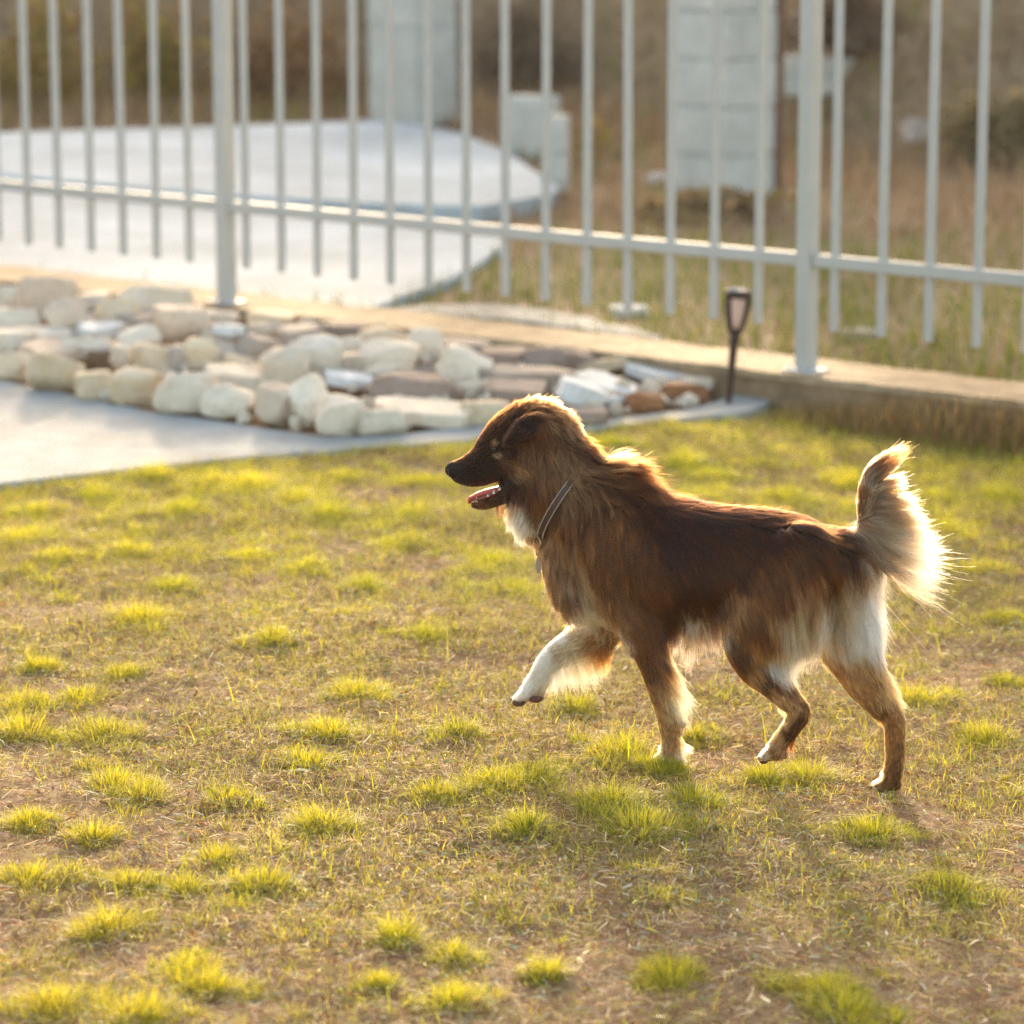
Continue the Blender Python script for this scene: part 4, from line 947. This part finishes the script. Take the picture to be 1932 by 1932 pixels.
# skin colour under the coat
ub, vb_, _ = proj(BVT); rt, tp = coat_at(vlab, ub, vb_, BVT)
skin = rt*.45+tp*.15
nosecol = np.exp(-((ub-855)**2+(vb_-890)**2)/300.0)[:, None]*(vlab == 1)[:, None]; skin = skin*(1-nosecol)+np.array([.02, .012, .012])*nosecol
at = body_me.attributes.new('col', 'FLOAT_COLOR', 'POINT'); cc = np.ones((nv, 4), np.float32); cc[:, :3] = skin; at.data.foreach_set('color', cc.ravel())
k = NT('dog_skin'); k.base(k.new('ShaderNodeAttribute', attribute_name='col').outputs['Color'], .75, .15); M['skin'] = k.m
body_me.materials.clear(); body_me.materials.append(M['skin'])
body_me.polygons.foreach_set('use_smooth', np.ones(len(body_me.polygons), bool))
dog = empty('dog', (P0[0], P0[1], float(lawn_z(P0[0], P0[1])[0]))); dinv = Vector(dog.location)*-1
tag(dog, 'shaggy brown dog with dark saddle, cream legs and raised plume tail trotting across the lawn', 'dog')
def dchild(name, data, parent=None):
    o = link(name, data, parent or dog)
    if parent is None: o.location = dinv
    return o
body_o = dchild('body', body_me)

# ---- coat strands
area = .5*np.linalg.norm(np.cross(BVT[TRI[:, 1]]-BVT[TRI[:, 0]], BVT[TRI[:, 2]]-BVT[TRI[:, 0]]), axis=1)
tl_ = vlab[TRI[:, 0]]; tc = BVT[TRI].mean(1); tu, tv, _ = proj(tc)
excl = (tl_ == 1) & (((tu-851)**2+(tv-887)**2) < 15**2)                       # bare nose leather
excl |= (tl_ == 1) & (((tu-931.5)**2+(tv-848)**2) < 6.5**2) & (tv > 0)
mouth = (tl_ == 1) & inside([(893, 929), (912, 921), (948, 914), (952, 922), (925, 934), (897, 944)], tu, tv)
def sample(N, wt):
    p = area*wt; p /= p.sum(); t = rng.choice(len(TRI), N, p=p); r1 = np.sqrt(rng.random(N)); r2 = rng.random(N)
    b0, b1, b2 = 1-r1, r1*(1-r2), r1*r2
    P = BVT[TRI[t, 0]]*b0[:, None]+BVT[TRI[t, 1]]*b1[:, None]+BVT[TRI[t, 2]]*b2[:, None]
    Nn = VN[TRI[t, 0]]*b0[:, None]+VN[TRI[t, 1]]*b1[:, None]+VN[TRI[t, 2]]*b2[:, None]
    return P, Nn/np.linalg.norm(Nn, axis=1)[:, None], vlab[TRI[t, 0]]
fnm = VN[TRI].mean(1)@NX
side_w = np.where(fnm > -.25, 1.0, .45)*np.where(excl | mouth, 0, 1)
gw = side_w*np.choose(tl_, [1, 2.6, 1.5, 1.8, 1.8, 1.2, 1.2])
NG, K = 19000, 7
GP, GN, GLb = sample(NG, gw)
pts = np.zeros((NG, K, 3)); pts[:, 0] = GP; cur = GP.copy()
gu, gv, _ = proj(cur); g0 = groom_at(GLb, gu, gv)
back = GN@AX                                                                  # feathering behind the legs
ln = g0[:, 2]*DPX; lift = g0[:, 3].copy(); cling = g0[:, 4].copy(); gd = g0[:, :2].copy()
def feather(lb, vlo, vhi, length, ang, thr=.25, nrm=None):
    q = nrm if nrm is not None else back
    m = (GLb == LABELS.index(lb)) & (q > thr) & (gv > vlo) & (gv < vhi)
    w_ = np.sin(np.pi*np.clip((gv[m]-vlo)/(vhi-vlo), 0, 1))**.6*sstep(thr, thr+.5, q[m])
    ln[m] += w_*length*DPX; lift[m] += .25*w_; cling[m] *= (1-w_)
    gd[m] = gd[m]*(1-w_)[:, None]+w_[:, None]*np.array([math.cos(R(ang)), math.sin(R(ang))])
feather('fn', 1195, 1366, 58, 58); feather('fn', 1385, 1425, 22, 25, .35); feather('hf', 1225, 1330, 26, 62); feather('hn', 1385, 1420, 14, 60, .4)
feather('ff', 1195, 1290, 50, 62, .1, -GN[:, 2]*.8+back*.6)
curl = np.where(GLb == 2, sstep(50, 120, g0[:, 2])*.75, 0)
rough = np.where(GLb == 1, .14, np.where(GLb == 2, .10, .24))
crest = ((GLb <= 1) & (GN[:, 2] > .25) & (gu < 1240)); rough = np.where(crest, np.where(gu > 1110, .26, .5), rough); ln = np.where(crest, ln*.85, ln); cling = np.where(crest, cling*.45, cling); lift = np.where(crest, lift+.12, lift)
rough = np.where((GLb == 1) & (gu > 1012) & (gv > 790) & (gv < 880), .5, rough)
rv = rng.normal(0, 1, (NG, 3)); gl_rand = np.where(GLb == 2, rng.uniform(.85, 1.08, NG), rng.uniform(.72, 1.18, NG)); ln = ln*gl_rand
prev = None
for s in range(1, K):
    f = s/(K-1)
    if s > 1:
        gu, gv, _ = proj(cur); g2 = groom_at(GLb, gu, gv)[:, :2]; wgt = np.clip(cling, 0, 1)[:, None]*.6
        gd = gd*(1-wgt)+g2*wgt; gd /= np.linalg.norm(gd, axis=1)[:, None]
    ca, sa = np.cos(-curl*f), np.sin(-curl*f)
    dx, dy = gd[:, 0]*ca-gd[:, 1]*sa, gd[:, 0]*sa+gd[:, 1]*ca
    g3 = dx[:, None]*AX-dy[:, None]*AZ
    nn = np.zeros_like(cur); locs = np.zeros_like(cur)
    for i_ in range(NG):
        l_, n_, _, _ = bvh.find_nearest(cur[i_]); locs[i_] = l_; nn[i_] = n_
    tn = g3-nn*((g3*nn).sum(1)*np.clip(cling*1.2, 0, 1))[:, None]
    tn /= np.linalg.norm(tn, axis=1)[:, None]+1e-9
    d_ = tn+nn*(lift*(1.25-f))[:, None]+rv*rough[:, None]*.5; d_ /= np.linalg.norm(d_, axis=1)[:, None]
    cur = cur+d_*(ln/(K-1))[:, None]
    hk = .0012+lift*ln*.55*np.sin(f*1.6)
    for i_ in range(NG):
        l_, n_, _, _ = bvh.find_nearest(cur[i_]); locs[i_] = l_; nn[i_] = n_
    sd_ = ((cur-locs)*nn).sum(1)
    tgt = locs+nn*hk[:, None]
    c_ = cling*.8; low = sd_ < hk*.5
    cur = np.where(low[:, None], cur*(1-.8)+tgt*.8, cur*(1-c_[:, None])+tgt*c_[:, None])
    pts[:, s] = cur
off = pts-pts[:, :1]
kg = KDTree(NG); GP4 = GP+GN*.02
for i_ in range(NG): kg.insert(GP4[i_], i_)
kg.balance()
NH = 260000
HP, HN, HL = sample(NH, side_w*np.choose(tl_, [1, 1.5, 2.0, 1.3, 1.3, 1.15, 1.15]))
gi = np.zeros(NH, np.int64); q4 = HP+HN*.02
for i_ in range(NH): gi[i_] = kg.find(q4[i_])[1]
same = GLb[gi] == HL; 
hlen = rng.uniform(.72, 1.08, NH); stray = rng.random(NH) < .05; hlen[stray] *= 1.15
ff = np.linspace(0, 1, K)
cl = np.where(stray, .05, rng.uniform(.15, .65, NH))*np.where(ln[gi] > .014, 1, .3); cl = np.where((HL == 2) & ~stray, rng.uniform(.5, .88, NH), cl)
O = off[gi]*hlen[:, None, None]
H_ = HP[:, None, :]+O+(GP[gi]-HP)[:, None, :]*(cl[:, None]*ff[None]**1.4)[:, :, None]
jit = rng.normal(0, 1, (NH, 3))*(ln[gi]*np.where(stray, .16, .045))[:, None]
H_ += jit[:, None, :]*(ff**1.5)[None, :, None]
wav = np.sin(ff[None]*rng.uniform(4, 9, NH)[:, None]+rng.random(NH)[:, None]*6.28)*ff[None]*(ln[gi]*.035)[:, None]
H_ += wav[:, :, None]*np.cross(HN, AX)[:, None, :]
hu, hv_, _ = proj(HP); rt, tp = coat_at(HL, hu, hv_, HP)
gb = np.exp(rng.normal(0, .46, NG))[gi]*rng.uniform(.85, 1.15, NH)
lightness = rt.mean(1); gb = 1+(gb-1)*np.where(lightness > .4, .35, 1.0)
# black-tipped hairs mottle the brown of the body
tipd = (rng.random(NG) < .30)[gi]*.75+(rng.random(NH) < .22)*.6; tipd = np.clip(tipd, 0, .9)*np.isin(HL, [0, 1])*(rt.mean(1) < .16)
tp = tp*(1-tipd[:, None])+np.array(cM)*tipd[:, None]
fcol = ff[None, :, None]**1.3
C_ = (rt[:, None, :]*(1-fcol)+tp[:, None, :]*fcol)*gb[:, None, None]
hc = bpy.data.hair_curves.new('fur'); hc.add_curves([K]*NH)
hc.attributes['position'].data.foreach_set('vector', H_.astype(np.float32).ravel())
ra = hc.attributes.new('radius', 'FLOAT', 'POINT')
rad = np.where(ln[gi] < .013, .00019, .00022)[:, None]*(1-.75*ff[None]**2)*rng.uniform(.8, 1.2, (NH, 1))
ra.data.foreach_set('value', rad.astype(np.float32).ravel())
ca_ = hc.attributes.new('col', 'FLOAT_COLOR', 'POINT'); c4 = np.ones((NH, K, 4), np.float32); c4[..., :3] = np.clip(C_, .002, .92); ca_.data.foreach_set('color', c4.ravel())
hm = bpy.data.materials.new('dog_fur'); hm.use_nodes = True; ht = hm.node_tree; ht.nodes.remove(ht.nodes['Principled BSDF'])
hb = ht.nodes.new('ShaderNodeBsdfHairPrincipled'); hb.parametrization = 'COLOR'
ha = ht.nodes.new('ShaderNodeAttribute'); ha.attribute_name = 'col'
ht.links.new(ha.outputs['Color'], hb.inputs['Color']); ht.links.new(hb.outputs[0], ht.nodes['Material Output'].inputs[0])
hb.inputs['IOR'].default_value = 1.40; hb.inputs['Roughness'].default_value = .38; hb.inputs['Radial Roughness'].default_value = .45; hb.inputs['Random Roughness'].default_value = .3
hc.materials.append(hm)
dchild('fur', hc)

# ---- face
M['nose'] = mat_simple('nose_leather', (.028, .020, .020), .32, .6, 0, .2, 400)
M['eye'] = mat_simple('eye', (.018, .008, .004), .12, .4, 0, .1, 50)
M['tongue'] = mat_simple('tongue', (.50, .09, .07), .35, .5, 0, .2, 120)
M['gum'] = mat_simple('gum', (.16, .04, .035), .4, .4, 0, .3, 150)
M['tooth'] = mat_simple('tooth', (.80, .73, .60), .3, .5, 0, .08, 200)
M['pad'] = mat_simple('paw_pad', (.11, .05, .035), .8, .2, 0, .3, 150)
M['claw'] = mat_simple('claw', (.20, .14, .10), .4, .4, 0, .2, 100)
M['leather'] = mat_simple('collar_leather', (.055, .026, .016), .55, .35, 0, .25, 120)
M['stitch'] = mat_simple('collar_stitch', (.42, .37, .30), .7, .2, 0, .1, 90)
M['brass'] = mat_simple('collar_ring', (.45, .33, .18), .3, .5, .9, .1, 60)
M['tagm'] = mat_simple('name_tag', (.30, .28, .26), .35, .5, .5, .15, 60)
def ell(name, c, rx, ry, rz, mat, fn=None, sub=3, ax=None):
    """ellipsoid with axes AX, NX, AZ"""
    bm = bmesh.new(); bmesh.ops.create_icosphere(bm, subdivisions=sub, radius=1)
    for v_ in bm.verts:
        p = np.array(v_.co)
        if fn: p = fn(p)
        q = c + AX*p[0]*rx + NX*p[1]*ry + AZ*p[2]*rz; v_.co = Vector(q)
    bmesh.ops.recalc_face_normals(bm, faces=bm.faces)
    return dchild(name, bm_mesh(name, bm, mat, True))
def nose_fn(p):
    p = p.copy(); s = np.sign(p[1]); p[0] *= .9; p[2] = p[2]*(1+.12*p[0]) 
    d = math.hypot((p[2]+.15)*1.2, abs(p[1])-.62)
    if p[0] < .3: p[0] += .35*math.exp(-(d/.22)**2)              # nostrils
    if p[0] < 0: p[0] += .12*math.exp(-(p[1]/.10)**2)*(1 if p[2] < .4 else 0)
    return p
ell('nose', D(852, 886.5), 10.5*DPX, 14*DPX, 15*DPX, M['nose'], nose_fn, 4)
def cast(u, v):
    h = bvh.ray_cast(Vector(CAM), Vector(ray(u, v)).normalized()); return np.array(h[0]), np.array(h[1])
def mirror(p): return p-NX*2*((p-P0)@NX)
def ball(name, c, r, mat, parent=None):
    bm = bmesh.new(); bmesh.ops.create_uvsphere(bm, u_segments=24, v_segments=16, radius=r, matrix=Matrix.Translation(Vector(c)))
    return dchild(name, bm_mesh(name, bm, mat, True))
ep, en = cast(931.5, 848)
for q, m_ in ((ep, en), (mirror(ep), mirror(P0+en)-P0)):
    ball('eye', q-m_*.0040, .0072, M['eye'])
def path_tube(name, pts_, radii, mat, parent=None, seg=10, flat=1.0):
    C = np.array(pts_); tg = np.gradient(C, axis=0); tg /= np.linalg.norm(tg, axis=1)[:, None]; bm = bmesh.new(); rows = []
    for c, t, r_ in zip(C, tg, radii):
        u1 = np.cross(t, NX); u1 /= np.linalg.norm(u1)+1e-9; l1 = np.cross(u1, t)
        rows.append([bm.verts.new(tuple(c+l1*math.cos(a)*r_*flat+u1*math.sin(a)*r_)) for a in np.arange(seg)*2*np.pi/seg])
    for a, b in zip(rows, rows[1:]):
        for j in range(seg): bm.faces.new((a[j], a[(j+1) % seg], b[(j+1) % seg], b[j]))
    bm.faces.new(rows[0][::-1]); bm.faces.new(rows[-1]); bmesh.ops.recalc_face_normals(bm, faces=bm.faces)
    return dchild(name, bm_mesh(name, bm, mat, True))
path_tube('tongue', [D(u, v) for u, v in [(955,920),(935,924),(915,929),(900,934),(889,939),(886,946),(886,950)]], [5*DPX, 6*DPX, 6*DPX, 5.5*DPX, 4.6*DPX, 3.6*DPX, 1.6*DPX], M['tongue'], flat=2.4)
for sg in (1, -1):
    path_tube('gum', [D(u, v, s*sg) for u, v, s in [(953,918,.022),(935,929,.019),(915,938,.0155),(900,943,.012),(893,944,.006)]], [4*DPX, 4.5*DPX, 4*DPX, 3.5*DPX, 2.5*DPX], M['gum'])
    for (u, v, s, h, r_) in [(943,918,.0235,7,4.2),(932,925,.0215,6.5,3.8),(921,931,.0195,5,3),(899,939,.0125,10,3.4),(893,943,.007,4,2.2)]:
        c = D(u, v+3, s*sg); bm = bmesh.new()
        bmesh.ops.create_cone(bm, segments=8, radius1=r_*DPX, radius2=.3*DPX, depth=h*DPX, cap_ends=True, matrix=Matrix.Translation(Vector(c)))
        dchild('tooth', bm_mesh('tooth', bm, M['tooth'], True))
# whiskers on the lower jaw and lip
for (u, v) in [(888,956),(893,960),(900,962),(907,962),(914,961),(921,960),(872,908),(880,908),(888,906)]:
    for sg in (1, -1):
        p = D(u, v, .012*sg); q = D(u+random.uniform(-6, 12), v+random.uniform(14, 24), .022*sg); bmw = bmesh.new()
        bmesh.ops.create_cone(bmw, segments=4, radius1=.00035, radius2=.0001, depth=float(np.linalg.norm(q-p)), cap_ends=True,
            matrix=Matrix.Translation(Vector((p+q)/2)) @ Vector(q-p).to_track_quat('Z', 'Y').to_matrix().to_4x4())
        dchild('whisker', bm_mesh('whisker', bmw, M['stitch']))
# pads and claws
for (u, v, s, a, b) in [(979,1325,-.046,13,8),(1011,1317,-.046,15,9)]:
    ell('paw_pad', D(u, v, s), a*DPX, 14*DPX, b*DPX, M['pad'])
ell('paw_pad', D(1288, 1366, .05), 6*DPX, 8*DPX, 8*DPX, M['pad']); ell('paw_pad', D(1053, 1263, -.05), 5*DPX, 7*DPX, 6*DPX, M['pad'])
ell('paw_pad', D(1441, 1436, .052), 8*DPX, 12*DPX, 5*DPX, M['pad'])
for (fu, fv, fs, ang) in [(1227, 1439, .05, 160), (963, 1321, -.052, 150), (1430, 1430, .052, 140), (1640, 1487, -.04, 165)]:
    for ds in (-.016, -.0055, .0055, .016):
        p = D(fu, fv, fs+ds); q = D(fu-6, fv+5, fs+ds); bm = bmesh.new()
        bmesh.ops.create_cone(bm, segments=6, radius1=.0022, radius2=.0006, depth=.010, cap_ends=True, matrix=Matrix.Translation(Vector(p)) @ Vector(q-p).to_track_quat('Z', 'Y').to_matrix().to_4x4())
        dchild('claw', bm_mesh('claw', bm, M['claw'], True))
# collar: a band round the neck just above the coat
c0, c1 = D(1113, 874), D(1029, 1010); cm = (c0+c1)/2; e1 = (c1-c0)/2; E1 = np.linalg.norm(e1); e1u = e1/E1; bandn = np.cross(e1u, NX); bandn /= np.linalg.norm(bandn)
nb = 96; lat_r = 76*DPX; E1 += 2*DPX; tb_ = .0022; wb = 7.5*DPX
def ring_pt(a, w_, r_): return cm+e1u*math.cos(a)*(E1+r_)+NX*math.sin(a)*(lat_r+r_)+bandn*w_
bm = bmesh.new(); rows = []
for k_ in range(nb):
    a = 2*np.pi*k_/nb; rows.append([bm.verts.new(tuple(ring_pt(a, w_, r_))) for w_, r_ in ((-wb, 0), (wb, 0), (wb, tb_), (-wb, tb_))])
for k_ in range(nb):
    a, b = rows[k_], rows[(k_+1) % nb]
    for j in range(4): bm.faces.new((a[j], a[(j+1) % 4], b[(j+1) % 4], b[j]))
bmesh.ops.recalc_face_normals(bm, faces=bm.faces); collar = dchild('collar', bm_mesh('collar', bm, M['leather'], False))
bm = bmesh.new()
for w_ in (-wb*.78, wb*.78):
    for k_ in range(150):
        a = 2*np.pi*(k_+.2)/150; b = 2*np.pi*(k_+.75)/150
        A = ring_pt(a, w_-.0009, tb_+.0003); B = ring_pt(b, w_-.0009, tb_+.0003); C = ring_pt(b, w_+.0009, tb_+.0003); E = ring_pt(a, w_+.0009, tb_+.0003)
        A2, B2, C2, E2 = [x+ (x-cm)/np.linalg.norm(x-cm)*.0007 for x in (A, B, C, E)]
        q = [bm.verts.new(tuple(x)) for x in (A, B, C, E, A2, B2, C2, E2)]
        bm.faces.new((q[4], q[5], q[6], q[7]))
        for i0, i1 in ((0, 1), (1, 2), (2, 3), (3, 0)): bm.faces.new((q[i0], q[i1], q[i1+4], q[i0+4]))
st_o = link('stitching', bm_mesh('stitching', bm, M['stitch']), collar)
def torus(name, c, R_, r_, n1, n2, mat, parent):
    bm = bmesh.new(); rows = []
    for i_ in range(28):
        a = 2*np.pi*i_/28; dv_ = n1*math.cos(a)+n2*math.sin(a); n3 = np.cross(n1, n2)
        rows.append([bm.verts.new(tuple(c+dv_*(R_+r_*math.cos(b))+n3*r_*math.sin(b))) for b in np.arange(8)*np.pi/4])
    for i_ in range(28):
        a, b = rows[i_], rows[(i_+1) % 28]
        for j in range(8): bm.faces.new((a[j], a[(j+1) % 8], b[(j+1) % 8], b[j]))
    bmesh.ops.recalc_face_normals(bm, faces=bm.faces); return link(name, bm_mesh(name, bm, mat, True), parent)
nr = (AX*.8+NX*.6)
torus('ring', D(1013, 1024, .030), 12*DPX, 1.9*DPX, AZ, nr, M['brass'], collar)
torus('split_ring', D(1014, 1040, .021), 7*DPX, 1*DPX, AZ, NX, M['brass'], collar)
bm = bmesh.new(); tg_c = D(1016, 1066, .022); vv_ = []
for z_ in (-.0008, .0008):
    vv_.append([bm.verts.new(tuple(tg_c+(AX*.75+NX*.66)*math.cos(a)*10*DPX*(1-.15*math.sin(a))+AZ*math.sin(a)*17*DPX+NX*z_)) for a in np.arange(20)*2*np.pi/20])
bm.faces.new(vv_[1]); bm.faces.new(vv_[0][::-1])
for j in range(20): bm.faces.new((vv_[0][j], vv_[0][(j+1) % 20], vv_[1][(j+1) % 20], vv_[1][j]))
link('name_tag', bm_mesh('name_tag', bm, M['tagm']), collar)
